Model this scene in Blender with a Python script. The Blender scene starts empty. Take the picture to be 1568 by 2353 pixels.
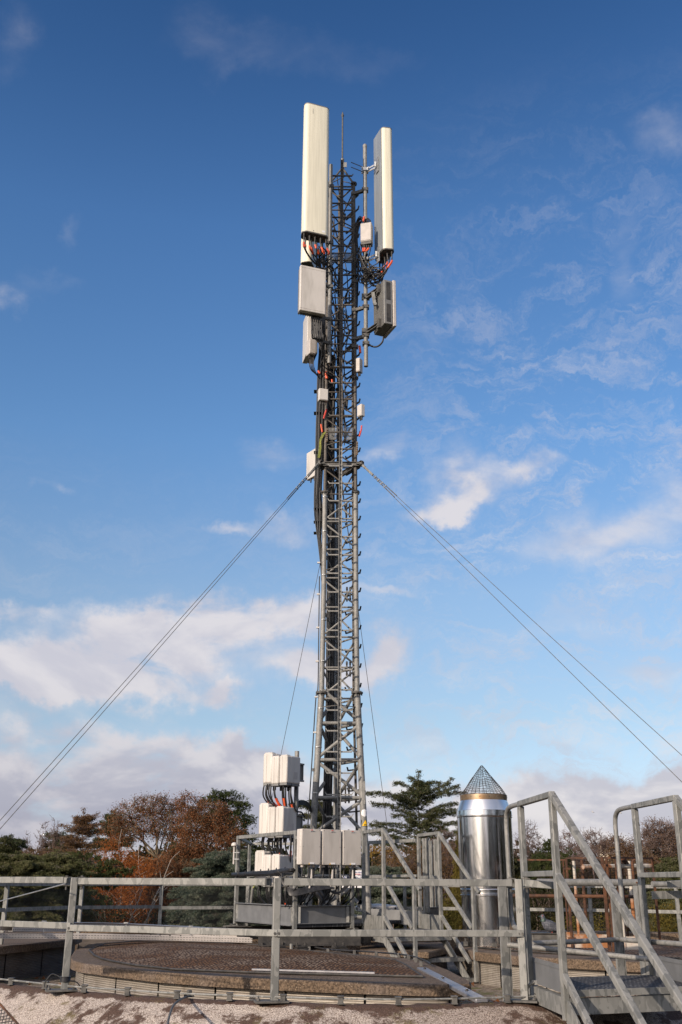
import bpy, math, random
import numpy as np
from mathutils import Vector, Matrix
R = math.radians
C = bpy.context.scene.collection
sc = bpy.context.scene

# ------------------------------------------------------------ camera
F = 2288.0; PITCH = R(20.42); ROLL = R(0.25)        # picture units: 1568 x 2353
RX = Matrix.Rotation(math.pi/2 + PITCH, 3, 'X') @ Matrix.Rotation(ROLL, 3, 'Z')
cam = bpy.data.cameras.new('camera'); camo = bpy.data.objects.new('camera', cam); C.objects.link(camo)
camo.rotation_euler = RX.to_euler(); cam.sensor_fit = 'VERTICAL'; cam.sensor_height = 36.0
cam.lens = 36.0*F/2353.0; cam.clip_start = 0.1; cam.clip_end = 3000
sc.camera = camo
def ray(u, v): return (RX @ Vector(((u-784)/F, -(v-1176.5)/F, -1.0)))
def PY(u, v, Y):
    d = ray(u, v); return d*(Y/d.y)
def PZ(u, v, z):
    d = ray(u, v); return d*(z/d.z)

# ------------------------------------------------------------ light
SUN_AZ = R(38); SUN_EL = R(21)                       # azimuth: left of the direction behind the camera
sunv = Vector((-math.sin(SUN_AZ)*math.cos(SUN_EL), -math.cos(SUN_AZ)*math.cos(SUN_EL), math.sin(SUN_EL)))
sl = bpy.data.lights.new('sun', 'SUN'); sl.energy = 4.3; sl.angle = R(0.6); sl.color = (1.0, 0.84, 0.68)
so = bpy.data.objects.new('sun', sl); C.objects.link(so); so.rotation_euler = sunv.to_track_quat('Z', 'Y').to_euler()
sc.view_settings.view_transform = 'Standard'; sc.view_settings.look = 'None'
sc.view_settings.exposure = 0.0; sc.view_settings.gamma = 1.0

# ------------------------------------------------------------ node helper
class NT:
    def __init__(s, tree): s.t = tree; s.n = tree.nodes; s.l = tree.links
    def new(s, typ, ins=None, **kw):
        n = s.n.new(typ)
        for k, v in kw.items(): setattr(n, k, v)
        for k, v in (ins or {}).items():
            if isinstance(v, bpy.types.NodeSocket): s.l.new(v, n.inputs[k])
            else: n.inputs[k].default_value = v
        return n
    def math(s, op, a, b=0.0, c=None, clamp=False):
        d = {0: a, 1: b}
        if c is not None: d[2] = c
        return s.new('ShaderNodeMath', d, operation=op, use_clamp=clamp).outputs[0]
    def mix(s, f, a, b, blend='MIX'):
        n = s.new('ShaderNodeMix', None, data_type='RGBA', blend_type=blend)
        for i, v in ((0, f), (6, a), (7, b)):
            if isinstance(v, bpy.types.NodeSocket): s.l.new(v, n.inputs[i])
            else: n.inputs[i].default_value = v if not isinstance(v, tuple) or len(v) == 4 else v+(1,)
        return n.outputs[2]
    def ramp(s, f, p0, p1, clamp=True):
        return s.new('ShaderNodeMapRange', {0: f, 1: p0, 2: p1}, interpolation_type='SMOOTHSTEP').outputs[0]
    def noise(s, vec, scale, detail=4, rough=.55, dist=0.0):
        return s.new('ShaderNodeTexNoise', {'Vector': vec, 'Scale': scale, 'Detail': detail, 'Roughness': rough, 'Distortion': dist}).outputs[0]

# ------------------------------------------------------------ sky
w = bpy.data.worlds.new('World'); sc.world = w; w.use_nodes = True
T = NT(w.node_tree); T.n.clear()
sky = T.new('ShaderNodeTexSky', None, sky_type='NISHITA'); sky.sun_disc = False
sky.sun_elevation = SUN_EL; sky.sun_rotation = math.pi + SUN_AZ; sky.altitude = 100
sky.air_density = 1.0; sky.dust_density = 0.35; sky.ozone_density = 2.2
tc = T.new('ShaderNodeTexCoord'); dirv = tc.outputs['Generated']
CLOUDS = [  # u, v, ru, rv, strength
 (330,1455,130,50,1.5),(160,1540,180,58,1.7),(430,1490,110,66,1.5),(620,1385,120,36,1.2),(250,1585,220,32,1.1),(40,1590,120,30,.7),(520,1420,90,40,.8),
 (540,1588,42,26,1.0),(690,1500,65,36,.9),(735,1550,70,34,.9),(905,1512,60,50,1.15),(900,1372,85,18,.38),(830,1560,60,24,.5),
 (110,1790,330,85,1.4),(330,1720,200,26,.5),(560,1768,85,46,1.9),(480,1860,340,50,1.2),
 (1070,1095,95,62,.68),(880,1035,80,28,.7),(1215,1085,60,26,.6),(1000,1165,120,20,.3),(1060,1150,80,30,.7),
 (620,1070,60,46,.42),(650,1215,95,36,.45),(500,1205,45,20,.4),(110,1132,55,18,.5),
 (1400,1885,430,62,2.6),(1000,1915,260,70,1.5),(60,1960,500,80,1.4),(1540,330,80,50,.30),(1440,600,45,110,.3),(1500,1515,130,40,.75),(1330,1430,200,30,.35),
 (600,130,240,60,.13),(480,50,100,80,.12),(980,110,160,40,.1),(10,100,60,110,.24),(160,545,30,50,.22),(100,670,80,30,.22),(8,710,45,26,.55),(30,1420,60,18,.7),(1560,1120,70,80,.6),(1430,1220,140,60,.42),(1300,1290,130,50,.34)]
wq = T.new('ShaderNodeVectorMath', {0: T.new('ShaderNodeTexNoise', {'Vector': dirv, 'Scale': 9.0, 'Detail': 6, 'Roughness': .62}).outputs[1], 1: (.5,.5,.5)}, operation='SUBTRACT').outputs[0]
wq2 = T.new('ShaderNodeVectorMath', {0: wq, 'Scale': .12}, operation='SCALE').outputs[0]
dirw = T.new('ShaderNodeVectorMath', {0: dirv, 1: wq2}, operation='ADD').outputs[0]
dens = None
for (u, v, ru, rv, st) in CLOUDS:
    d0 = ray(u, v).normalized()
    h = Vector((d0.y, -d0.x, 0)).normalized(); up = h.cross(d0)
    # local tangent coordinates around the cloud's own direction, scaled by its size
    sub = T.new('ShaderNodeVectorMath', {0: dirw, 1: d0}, operation='SUBTRACT').outputs[0]
    a = T.new('ShaderNodeVectorMath', {0: sub, 1: h*(F/ru)}, operation='DOT_PRODUCT').outputs['Value']
    b = T.new('ShaderNodeVectorMath', {0: sub, 1: up*(F/rv)}, operation='DOT_PRODUCT').outputs['Value']
    c2 = T.new('ShaderNodeVectorMath', {0: sub, 1: d0*6.0}, operation='DOT_PRODUCT').outputs['Value']
    r2 = T.math('ADD', T.math('ADD', T.math('MULTIPLY', a, a), T.math('MULTIPLY', b, b)), T.math('MULTIPLY', c2, c2))
    g = T.math('MULTIPLY', T.math('EXPONENT', T.math('MULTIPLY', r2, -0.8)), st)
    dens = g if dens is None else T.math('ADD', dens, g)
strv = T.new('ShaderNodeMapping', {0: dirv, 3: (1.0, 1.0, 1.9)}).outputs[0]
n1 = T.noise(strv, 4.5, 7, .56, .35)
n2 = T.noise(T.new('ShaderNodeMapping', {0: dirv, 1: (3, 1, 2), 2: (0, .5, .0), 3: (1.2, 1.0, 3.2)}).outputs[0], 9.0, 6, .6, .6)
sep0 = T.new('ShaderNodeSeparateXYZ', {0: dirv})
# unseen clouds behind the camera, denser low down, added for neutral ambient light
sep = T.new('ShaderNodeSeparateXYZ', {0: dirv})
low = T.ramp(sep.outputs[2], .35, .0)
beh = T.ramp(sep.outputs[1], .3, -.2)
dens = T.math('ADD', dens, T.math('MULTIPLY', beh, T.math('MULTIPLY_ADD', low, .3, .62)))
nm = T.math('ADD', T.math('MULTIPLY', n1, 1.35), T.math('MULTIPLY', n2, .55))
md = T.math('MAXIMUM', T.math('MULTIPLY_ADD', T.math('SUBTRACT', nm, .95), 2.7, 1.0), 0.0)
dd = T.math('MULTIPLY', dens, md)
cover = T.math('MULTIPLY', T.ramp(dd, .10, 1.15), .93)
# thin streaky cirrus, strongest to the right
cir = T.noise(T.new('ShaderNodeMapping', {0: dirw, 2: (0, R(-32), 0), 3: (2.0, 2.0, 7.0)}).outputs[0], 5.5, 8, .68, .6)
fine = T.noise(T.new('ShaderNodeMapping', {0: dirw, 2: (0, R(28), 0), 3: (2.2, 2.0, 6.0)}).outputs[0], 16.0, 6, .7, .4)
cmask = T.math('MULTIPLY', T.ramp(sep0.outputs[0], -.08, .22), T.math('MULTIPLY', T.ramp(sep0.outputs[2], .72, .40), .42))
cmask = T.math('ADD', cmask, T.math('MULTIPLY', T.ramp(sep0.outputs[2], .45, .2), .16))
cirr = T.math('MULTIPLY', T.ramp(T.math('ADD', T.math('MULTIPLY', cir, .7), T.math('MULTIPLY', fine, .3)), .44, .68), cmask)
cover = T.math('MAXIMUM', cover, cirr)
# grey-mauve undersides low down, creamy white tops
n3 = T.noise(T.new('ShaderNodeMapping', {0: dirv, 1: (0, 0, .035), 3: (1, 1, 1.9)}).outputs[0], 4.5, 5, .55, .35)
lit = T.ramp(T.math('SUBTRACT', n1, n3), -.06, .07)
lowc = T.ramp(sep.outputs[2], .20, .02)
grey = T.mix(lowc, (.62, .61, .68, 1), T.mix(T.ramp(sep.outputs[0], -.02, .12), (.385, .385, .47, 1), (.55, .54, .60, 1)))
white = T.mix(lowc, (.76, .73, .76, 1), (.80, .76, .76, 1))
leftg = T.ramp(sep.outputs[0], .02, -.18)
white = T.mix(T.math('MULTIPLY', leftg, T.math('MULTIPLY', lowc, .65)), white, (.46, .45, .53, 1))
ccol = T.mix(lit, grey, white)
hs = T.new('ShaderNodeHueSaturation', {'Saturation': 1.0, 'Value': 1.0, 'Color': sky.outputs[0]}).outputs[0]
SKY = 0.12
tint = T.new('ShaderNodeValToRGB', {0: sep.outputs[2]}); er = tint.color_ramp
er.elements[0].position = .03; er.elements[0].color = (.74,.70,1.0,1); er.elements[1].position = .78; er.elements[1].color = (.34,.66,1.0,1)
for p_, c_ in ((.10,(.97,.93,1.02)),(.15,(1.04,.99,1.0)),(.27,(1.22,1.20,1.20)),(.41,(.97,1.24,1.43)),(.59,(.74,1.10,1.42)),(.69,(.50,.84,1.18))):
    e_ = er.elements.new(p_); e_.color = c_+(1,)
skyc = T.mix(1.0, T.mix(1.0, hs, (SKY, SKY, SKY, 1), 'MULTIPLY'), tint.outputs[0], 'MULTIPLY')
fin = T.mix(cover, skyc, ccol)
# warm glow added round the unseen sun to brighten the flue's reflection
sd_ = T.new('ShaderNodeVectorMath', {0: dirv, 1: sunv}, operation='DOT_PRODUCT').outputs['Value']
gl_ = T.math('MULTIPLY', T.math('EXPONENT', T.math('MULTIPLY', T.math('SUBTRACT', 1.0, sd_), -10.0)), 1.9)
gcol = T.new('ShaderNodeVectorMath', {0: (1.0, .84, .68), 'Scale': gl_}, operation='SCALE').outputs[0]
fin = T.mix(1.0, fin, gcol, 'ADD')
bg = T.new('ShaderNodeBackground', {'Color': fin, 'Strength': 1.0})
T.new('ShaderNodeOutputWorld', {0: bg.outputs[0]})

# ------------------------------------------------------------ materials
M = {}
def mat(name, c1, c2=None, scale=6.0, rough=.6, metal=0.0, bump=0.0, bscale=None, detail=5, stretch=(1,1,1), contrast=(.35,.65), spec=.5, voronoi=False, rvar=0.0):
    m = bpy.data.materials.new(name); m.use_nodes = True
    N = NT(m.node_tree); b = N.n['Principled BSDF']
    b.inputs['Roughness'].default_value = rough; b.inputs['Metallic'].default_value = metal
    b.inputs['Specular IOR Level'].default_value = spec
    pos = N.new('ShaderNodeNewGeometry').outputs['Position']
    vec = N.new('ShaderNodeMapping', {0: pos, 3: stretch}).outputs[0]
    if c2 is None: c2 = tuple(x*.8 for x in c1)
    if voronoi:
        wv = N.new('ShaderNodeTexNoise', {'Vector': vec, 'Scale': scale*.6, 'Detail': 2}).outputs[1]
        v2 = N.new('ShaderNodeVectorMath', {0: vec, 1: N.new('ShaderNodeVectorMath', {0: wv, 'Scale': .12}, operation='SCALE').outputs[0]}, operation='ADD').outputs[0]
        col = N.new('ShaderNodeTexVoronoi', {'Vector': v2, 'Scale': scale}).outputs['Color']
        f = N.math('MULTIPLY_ADD', N.new('ShaderNodeSeparateColor', {0: col}).outputs[0], .6, N.math('MULTIPLY', N.noise(vec, scale*.4, 3), .5))
    else:
        f = N.noise(vec, scale, detail)
    f = N.ramp(f, contrast[0], contrast[1])
    cc = N.mix(f, c1, c2); N.l.new(cc, b.inputs['Base Color'])
    if rvar:
        N.l.new(N.math('MULTIPLY_ADD', f, rvar, rough), b.inputs['Roughness'])
    if bump:
        nb = N.noise(vec, bscale or scale*4, 6, .6)
        bn = N.new('ShaderNodeBump', {'Height': nb, 'Strength': bump, 'Distance': .01})
        N.l.new(bn.outputs[0], b.inputs['Normal'])
    M[name] = m; return m
def nb(m): N = NT(m.node_tree); return N, N.n['Principled BSDF']

mat('galv', (.165,.168,.16), (.265,.265,.25), 30, .55, .12, .12, 300, voronoi=True, stretch=(1,1,.45), contrast=(.33,.74))
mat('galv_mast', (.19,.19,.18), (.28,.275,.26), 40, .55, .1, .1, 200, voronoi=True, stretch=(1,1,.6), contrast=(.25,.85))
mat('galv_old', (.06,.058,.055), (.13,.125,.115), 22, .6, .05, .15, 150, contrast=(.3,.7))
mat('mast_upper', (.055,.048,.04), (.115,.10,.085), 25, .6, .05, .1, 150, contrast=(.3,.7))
mat('dark_steel', (.035,.034,.034), (.07,.065,.06), 15, .6, .3, .1)
mat('grey_steel', (.15,.155,.16), (.185,.19,.195), 8, .5, .1, .05)
mat('zinc', (.42,.42,.41), (.6,.6,.58), 30, .35, .7)
mat('aluminium', (.26,.26,.28), (.33,.33,.35), 20, .4, .6)
mat('white_paint', (.47,.445,.405), (.59,.56,.52), 7, .45, 0, .04, 60, stretch=(1,1,.22), contrast=(.3,.55))
mat('cabinet_paint', (.43,.40,.365), (.53,.50,.46), 9, .5, 0, .03, 400, stretch=(1,1,.25), contrast=(.3,.6))
mat('radome', (.68,.65,.52), (.78,.745,.60), 40, .4, 0, .02, 60, stretch=(1,1,.04), contrast=(.3,.7))
mat('radome_back', (.25,.28,.31), (.32,.345,.36), 18, .4, .2, stretch=(1,1,.06))
mat('unit_grey', (.17,.17,.17), (.21,.21,.20), 9, .5, .1)
mat('unit_light', (.45,.42,.39), (.52,.48,.45), 12, .5)
mat('black_rubber', (.011,.011,.012), (.03,.03,.032), 30, .45)
mat('faded_tag', (.42,.05,.03), (.62,.12,.06), 30, .6)
mat('orange_tag', (.62,.07,.02), (.85,.14,.04), 30, .5)
mat('yellow', (.85,.48,.01), (.9,.55,.02), 10, .5)
mat('green_wire', (.16,.2,.03), (.3,.3,.05), 30, .5)
mat('rust', (.035,.018,.012), (.125,.05,.02), 14, .8, 0, .3, 60, contrast=(.3,.7))
mat('rust_white', (.5,.46,.4), (.30,.12,.04), 4, .7, 0, .2, 60, contrast=(.45,.62))
mat('copper_band', (.35,.22,.12), (.5,.38,.26), 10, .35, .8)
mat('white_sign', (.75,.75,.77), (.8,.8,.8), 5, .4)
mat('blue_print', (.02,.05,.25), (.03,.06,.3), 5, .5)
mat('red_print', (.6,.05,.03), (.65,.06,.04), 5, .5)
mat('black_print', (.02,.02,.02), (.03,.03,.03), 5, .5)
mat('chrome', (.80,.775,.75), (.87,.85,.82), 3, .10, 1.0, .13, 2.8, stretch=(3,3,.25), rvar=.10)
mat('chrome_dull', (.74,.72,.70), (.82,.80,.78), 3, .30, 1.0, .05, 6, stretch=(3,3,.3))
mat('bird_grey', (.05,.055,.07), (.12,.125,.145), 60, .7)
mat('bird_dark', (.02,.025,.035), (.05,.09,.07), 60, .5)
mat('stone_far', (.50,.42,.32), (.60,.52,.41), 2, .9)
mat('glass_dark', (.03,.035,.04), (.05,.06,.07), 2, .2)
mat('bark', (.10,.08,.06), (.2,.17,.14), 3, .9, 0, 0)
mat('bark_plane', (.07,.055,.035), (.19,.15,.10), 1.2, .9)
mat('bark_birch', (.33,.29,.25), (.14,.11,.09), 2.5, .8, contrast=(.5,.75))
mat('bark_bare', (.10,.065,.055), (.17,.12,.10), 1, .9)
mat('earth', (.05,.06,.025), (.09,.08,.04), .3, 1)

def leaf(name, c1, c2, c3, scale=.6):
    m = bpy.data.materials.new(name); m.use_nodes = True
    N, b = nb(m); pos = N.new('ShaderNodeNewGeometry')
    f1 = N.ramp(N.noise(pos.outputs['Position'], scale, 3), .35, .65)
    f2 = N.ramp(N.noise(pos.outputs['Position'], scale*9, 2), .4, .7)
    c = N.mix(f2, N.mix(f1, c1, c2), c3); N.l.new(c, b.inputs['Base Color'])
    b.inputs['Roughness'].default_value = .75; b.inputs['Specular IOR Level'].default_value = .2
    tr = N.new('ShaderNodeBsdfTranslucent', {'Color': c})
    mx = N.new('ShaderNodeMixShader', {0: .25, 1: b.outputs[0], 2: tr.outputs[0]})
    N.l.new(mx.outputs[0], N.n['Material Output'].inputs[0]); M[name] = m
leaf('needle_dark', (.035,.05,.02), (.07,.08,.03), (.10,.095,.045))
leaf('needle_pine', (.025,.04,.013), (.075,.085,.025), (.05,.06,.02))
leaf('needle_blue', (.05,.075,.05), (.11,.135,.10), (.16,.17,.12))
leaf('needle_olive', (.055,.065,.022), (.11,.115,.045), (.15,.14,.07))
leaf('leaf_rust', (.17,.075,.033), (.26,.105,.04), (.12,.055,.03))
leaf('leaf_orange', (.36,.12,.025), (.28,.085,.02), (.18,.06,.02))
leaf('leaf_brown', (.10,.055,.03), (.15,.085,.04), (.19,.11,.05))
leaf('leaf_yellow', (.06,.06,.012), (.15,.11,.018), (.10,.075,.02))
leaf('leaf_hedge', (.012,.018,.006), (.028,.03,.01), (.05,.042,.015))  # leaf colour darkened to carry the shade among the shrubs
leaf('leaf_gold', (.30,.2,.04), (.22,.14,.03), (.3,.15,.04))

# rough flaking painted concrete
m = bpy.data.materials.new('painted_concrete'); m.use_nodes = True; N, b = nb(m); M['painted_concrete'] = m
pos = N.new('ShaderNodeNewGeometry').outputs['Position']
gr = N.noise(pos, 130, 4, .75); big = N.noise(pos, 2.2, 7, .68, .5); med = N.noise(pos, 9, 6, .7)
rightd = N.ramp(N.new('ShaderNodeSeparateXYZ', {0: pos}).outputs[0], -.8, 1.2)
base = N.mix(N.ramp(gr, .38, .6), N.mix(rightd, (.19,.14,.11,1), (.12,.08,.06,1)), N.mix(rightd, (.74,.65,.57,1), (.56,.47,.40,1)))
base = N.mix(N.ramp(big, .42, .7), base, N.mix(N.ramp(gr, .38, .6), (.14,.105,.085,1), (.52,.46,.42,1)))
sepz = N.new('ShaderNodeSeparateXYZ', {0: pos})
rim = N.ramp(sepz.outputs[2], -.70, -.665)
worn = N.ramp(N.math('ADD', N.math('MULTIPLY', big, .75), N.math('ADD', N.math('MULTIPLY', med, .50), N.math('MULTIPLY', rim, .30))), .62, .69)
base = N.mix(worn, base, N.mix(N.ramp(gr, .35, .65), (.05,.028,.018,1), (.15,.09,.065,1)))
moss = N.math('MULTIPLY', N.ramp(N.noise(pos, 5, 6, .7), .57, .68), .8)
base = N.mix(moss, base, N.mix(N.ramp(gr, .4, .6), (.07,.05,.015,1), (.20,.155,.05,1)))
N.l.new(base, b.inputs['Base Color']); b.inputs['Roughness'].default_value = .9
hb = N.math('ADD', N.math('MULTIPLY', gr, 1.0), N.math('MULTIPLY', med, 1.6))
N.l.new(N.new('ShaderNodeBump', {'Height': hb, 'Strength': .8, 'Distance': .012}).outputs[0], b.inputs['Normal'])

# aggregate concrete of the covers
m = bpy.data.materials.new('aggregate_concrete'); m.use_nodes = True; N, b = nb(m); M['aggregate_concrete'] = m
pos = N.new('ShaderNodeNewGeometry').outputs['Position']
g1 = N.noise(pos, 55, 5, .75); g2 = N.noise(pos, 1.7, 5, .6); vs = N.new('ShaderNodeTexVoronoi', {'Vector': pos, 'Scale': 38}).outputs[0]
base = N.mix(N.ramp(g1, .38, .62), (.05,.033,.02,1), (.185,.13,.085,1))
base = N.mix(N.ramp(g2, .45, .7), base, N.mix(N.ramp(g1, .35, .65), (.08,.06,.048,1), (.21,.165,.135,1)))
base = N.mix(N.math('MULTIPLY', N.ramp(vs, .16, .08), .75), base, (.45,.36,.26,1))
N.l.new(base, b.inputs['Base Color']); b.inputs['Roughness'].default_value = .9
N.l.new(N.new('ShaderNodeBump', {'Height': g1, 'Strength': .7, 'Distance': .01}).outputs[0], b.inputs['Normal'])

# corrugated cladding
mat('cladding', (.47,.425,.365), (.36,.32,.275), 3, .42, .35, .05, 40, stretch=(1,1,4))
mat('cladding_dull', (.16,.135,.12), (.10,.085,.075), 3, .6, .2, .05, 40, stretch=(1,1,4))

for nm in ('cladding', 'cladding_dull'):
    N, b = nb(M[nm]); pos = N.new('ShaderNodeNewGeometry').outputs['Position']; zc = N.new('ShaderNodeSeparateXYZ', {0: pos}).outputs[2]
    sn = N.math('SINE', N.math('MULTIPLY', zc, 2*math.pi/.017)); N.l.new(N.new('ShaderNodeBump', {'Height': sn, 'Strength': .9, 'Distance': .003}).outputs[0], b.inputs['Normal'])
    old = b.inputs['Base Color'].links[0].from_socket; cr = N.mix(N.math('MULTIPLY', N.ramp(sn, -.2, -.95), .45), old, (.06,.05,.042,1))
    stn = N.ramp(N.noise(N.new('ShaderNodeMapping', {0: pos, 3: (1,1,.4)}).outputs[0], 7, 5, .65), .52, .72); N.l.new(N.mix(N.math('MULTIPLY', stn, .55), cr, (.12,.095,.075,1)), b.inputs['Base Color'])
# expanded metal sheet
def perforated(name, k, ky, light, dark, rusty, rough=.6):
    m = bpy.data.materials.new(name); m.use_nodes = True; N, b = nb(m); M[name] = m
    pos = N.new('ShaderNodeNewGeometry').outputs['Position']
    mp = N.new('ShaderNodeMapping', {0: pos, 2: (0,0,.35), 3: (k, ky, 1)}).outputs[0]
    vt = N.new('ShaderNodeTexVoronoi', {'Vector': mp, 'Scale': 1.0, 'Randomness': .45}).outputs[0]
    f = N.ramp(vt, .52, .12)
    rr = N.ramp(N.noise(pos, 1.5, 4, .6, .4), .4, .62)
    lt = N.mix(rr, light+(1,), rusty+(1,)); c = N.mix(f, dark+(1,), lt)
    N.l.new(c, b.inputs['Base Color']); b.inputs['Roughness'].default_value = .8; b.inputs['Specular IOR Level'].default_value = .15
    N.l.new(N.new('ShaderNodeBump', {'Height': f, 'Strength': .6, 'Distance': .008}).outputs[0], b.inputs['Normal'])
perforated('expanded_metal', 30, 14, (.36,.275,.20), (.055,.03,.016), (.19,.095,.04))
perforated('grating', 45, 30, (.20,.205,.205), (.05,.05,.055), (.15,.155,.155))

# gravel roof
m = bpy.data.materials.new('gravel'); m.use_nodes = True; N, b = nb(m); M['gravel'] = m
pos = N.new('ShaderNodeNewGeometry').outputs['Position']
vv = N.new('ShaderNodeTexVoronoi', {'Vector': pos, 'Scale': 45}); vc = N.new('ShaderNodeSeparateColor', {0: vv.outputs['Color']}).outputs[0]
base = N.mix(vc, (.09,.065,.045,1), (.34,.28,.22,1))
base = N.mix(N.math('MULTIPLY', N.ramp(N.noise(pos, 3, 6, .7), .5, .62), .85), base, (.09,.095,.02,1))
N.l.new(base, b.inputs['Base Color']); b.inputs['Roughness'].default_value = .95
N.l.new(N.new('ShaderNodeBump', {'Height': vv.outputs[0], 'Strength': .8, 'Distance': .02, }).outputs[0], b.inputs['Normal'])

# ------------------------------------------------------------ object helpers
ORG = {}
def tag(o, label=None, cat=None, group=None, kind=None):
    if label: o['label'] = label
    if cat: o['category'] = cat
    if group: o['group'] = group
    if kind: o['kind'] = kind
    return o
def thing(name, label, cat, loc, group=None):
    o = bpy.data.objects.new(name, None); C.objects.link(o); o.location = loc; o.empty_display_size = .1
    ORG[o] = Vector(loc); return tag(o, label, cat, group)
def V3(p): return Vector(p)
class MB:
    def __init__(s): s.v = []; s.f = []
    def add(s, vs, fs):
        k = len(s.v); s.v += [tuple(x) for x in vs]; s.f += [tuple(i+k for i in f) for f in fs]; return s
    def box(s, c, sx, sy, sz, ax=None):
        c = V3(c); X, Y, Z = ax if ax else (Vector((1,0,0)), Vector((0,1,0)), Vector((0,0,1)))
        vs = [c + X*(sx/2*a) + Y*(sy/2*b) + Z*(sz/2*d) for a in (-1,1) for b in (-1,1) for d in (-1,1)]
        return s.add(vs, [(0,1,3,2),(4,6,7,5),(0,4,5,1),(2,3,7,6),(0,2,6,4),(1,5,7,3)])
    def bar(s, p, q, w, h=None, up=(0,0,1)):
        p = V3(p); q = V3(q); h = w if h is None else h
        d = (q-p); L = d.length; d.normalize(); up = V3(up)
        if abs(d.dot(up)) > .97: up = Vector((0,1,0))
        sd = d.cross(up).normalized(); u2 = sd.cross(d)
        return s.box((p+q)/2, L, w, h, (d, sd, u2))
    def tube(s, pts, r, n=8, caps=True):
        pts = [V3(p) for p in pts]; N_ = len(pts); rs = r if isinstance(r, (list, tuple)) else [r]*N_
        k = len(s.v); prev = None
        for i, p in enumerate(pts):
            t = (pts[min(i+1, N_-1)] - pts[max(i-1, 0)]).normalized()
            if prev is None:
                a = Vector((0,0,1)) if abs(t.z) < .9 else Vector((1,0,0))
                x = t.cross(a).normalized()
            else: x = (prev - t*prev.dot(t)).normalized()
            prev = x; y = t.cross(x)
            for j in range(n):
                an = 2*math.pi*j/n; s.v.append(tuple(p + (x*math.cos(an) + y*math.sin(an))*rs[i]))
        for i in range(N_-1):
            for j in range(n):
                a = k+i*n+j; b_ = k+i*n+(j+1) % n; s.f.append((a, b_, b_+n, a+n))
        if caps: s.f.append(tuple(k+j for j in range(n))[::-1]); s.f.append(tuple(k+(N_-1)*n+j for j in range(n)))
        return s
    def lathe(s, c, prof, n=24, ax=None):
        c = V3(c); X, Y, Z = ax if ax else (Vector((1,0,0)), Vector((0,1,0)), Vector((0,0,1)))
        k = len(s.v)
        for (r, z) in prof:
            for j in range(n):
                a = 2*math.pi*j/n; s.v.append(tuple(c + X*(r*math.cos(a)) + Y*(r*math.sin(a)) + Z*z))
        for i in range(len(prof)-1):
            for j in range(n):
                a = k+i*n+j; b_ = k+i*n+(j+1) % n; s.f.append((a, b_, b_+n, a+n))
        s.f.append(tuple(k+j for j in range(n))[::-1]); s.f.append(tuple(k+(len(prof)-1)*n+j for j in range(n)))
        return s
    def prism(s, base, vec):
        n = len(base); vec = V3(vec); b_ = [V3(p) for p in base]
        return s.add(b_ + [p+vec for p in b_], [tuple(range(n))[::-1], tuple(range(n, 2*n))] + [(i, (i+1) % n, (i+1) % n+n, i+n) for i in range(n)])
    def build(s, name, m, parent=None, bevel=0, loc=None, local=False):
        o_ = ORG[parent] if parent is not None else (V3(loc) if loc is not None else Vector((0,0,0)))
        me = bpy.data.meshes.new(name)
        vs = s.v if local else [(x-o_.x, y-o_.y, z-o_.z) for x, y, z in s.v]
        me.from_pydata(vs, [], s.f); me.materials.append(M[m])
        import bmesh
        bm = bmesh.new(); bm.from_mesh(me); bmesh.ops.recalc_face_normals(bm, faces=bm.faces); bm.to_mesh(me); bm.free()
        me.polygons.foreach_set('use_smooth', [True]*len(me.polygons)); me.set_sharp_from_angle(angle=R(38))
        o = bpy.data.objects.new(name, me); C.objects.link(o); ORG[o] = o_
        if parent is not None: o.parent = parent
        else: o.location = o_
        if bevel:
            b_ = o.modifiers.new('bevel', 'BEVEL'); b_.width = bevel; b_.segments = 2; b_.limit_method = 'ANGLE'
        return o
def smoothpath(pts, k=6):
    P = [V3(p) for p in pts]
    if len(P) < 3: return P
    out = []
    for i in range(len(P)-1):
        p0 = P[max(i-1, 0)]; p1 = P[i]; p2 = P[i+1]; p3 = P[min(i+2, len(P)-1)]
        for j in range(k):
            t = j/k
            out.append(.5*((2*p1) + (p2-p0)*t + (2*p0-5*p1+4*p2-p3)*t*t + (3*p1-p0-3*p2+p3)*t**3))
    out.append(P[-1]); return out
def dup(root, loc, rotz=None, label=None):
    r = root.copy(); C.objects.link(r); r.location = loc
    if rotz is not None: r.rotation_euler = (0, 0, rotz)
    if label: r['label'] = label
    for ch in list(root.children):
        c = ch.copy(); C.objects.link(c); c.parent = r
        for g in list(ch.children):
            d = g.copy(); C.objects.link(d); d.parent = c
    return r
def text_mesh(name, s, size, m, parent, loc, rot, local=False):
    cu = bpy.data.curves.new(name, 'FONT'); cu.body = s; cu.size = size; cu.extrude = .0008; cu.align_x = 'CENTER'
    t = bpy.data.objects.new(name, cu); C.objects.link(t); bpy.context.view_layer.update()
    me = bpy.data.meshes.new_from_object(t.evaluated_get(bpy.context.evaluated_depsgraph_get()))
    bpy.data.objects.remove(t); me.name = name; me.materials.clear(); me.materials.append(M[m])
    o = bpy.data.objects.new(name, me); C.objects.link(o); o.parent = parent; ORG[o] = ORG[parent]
    o.location = V3(loc) if local else V3(loc)-ORG[parent]; o.rotation_euler = rot; return o

# ============================================================ SETTING
g = MB(); g.add([(-900,-300,-14),(900,-300,-14),(900,1500,-14),(-900,1500,-14)], [(0,1,2,3)])
tag(g.build('ground', 'earth'), kind='structure')
RIMZ = -.67; GRZ = -1.02; SLZ = -.70
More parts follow.
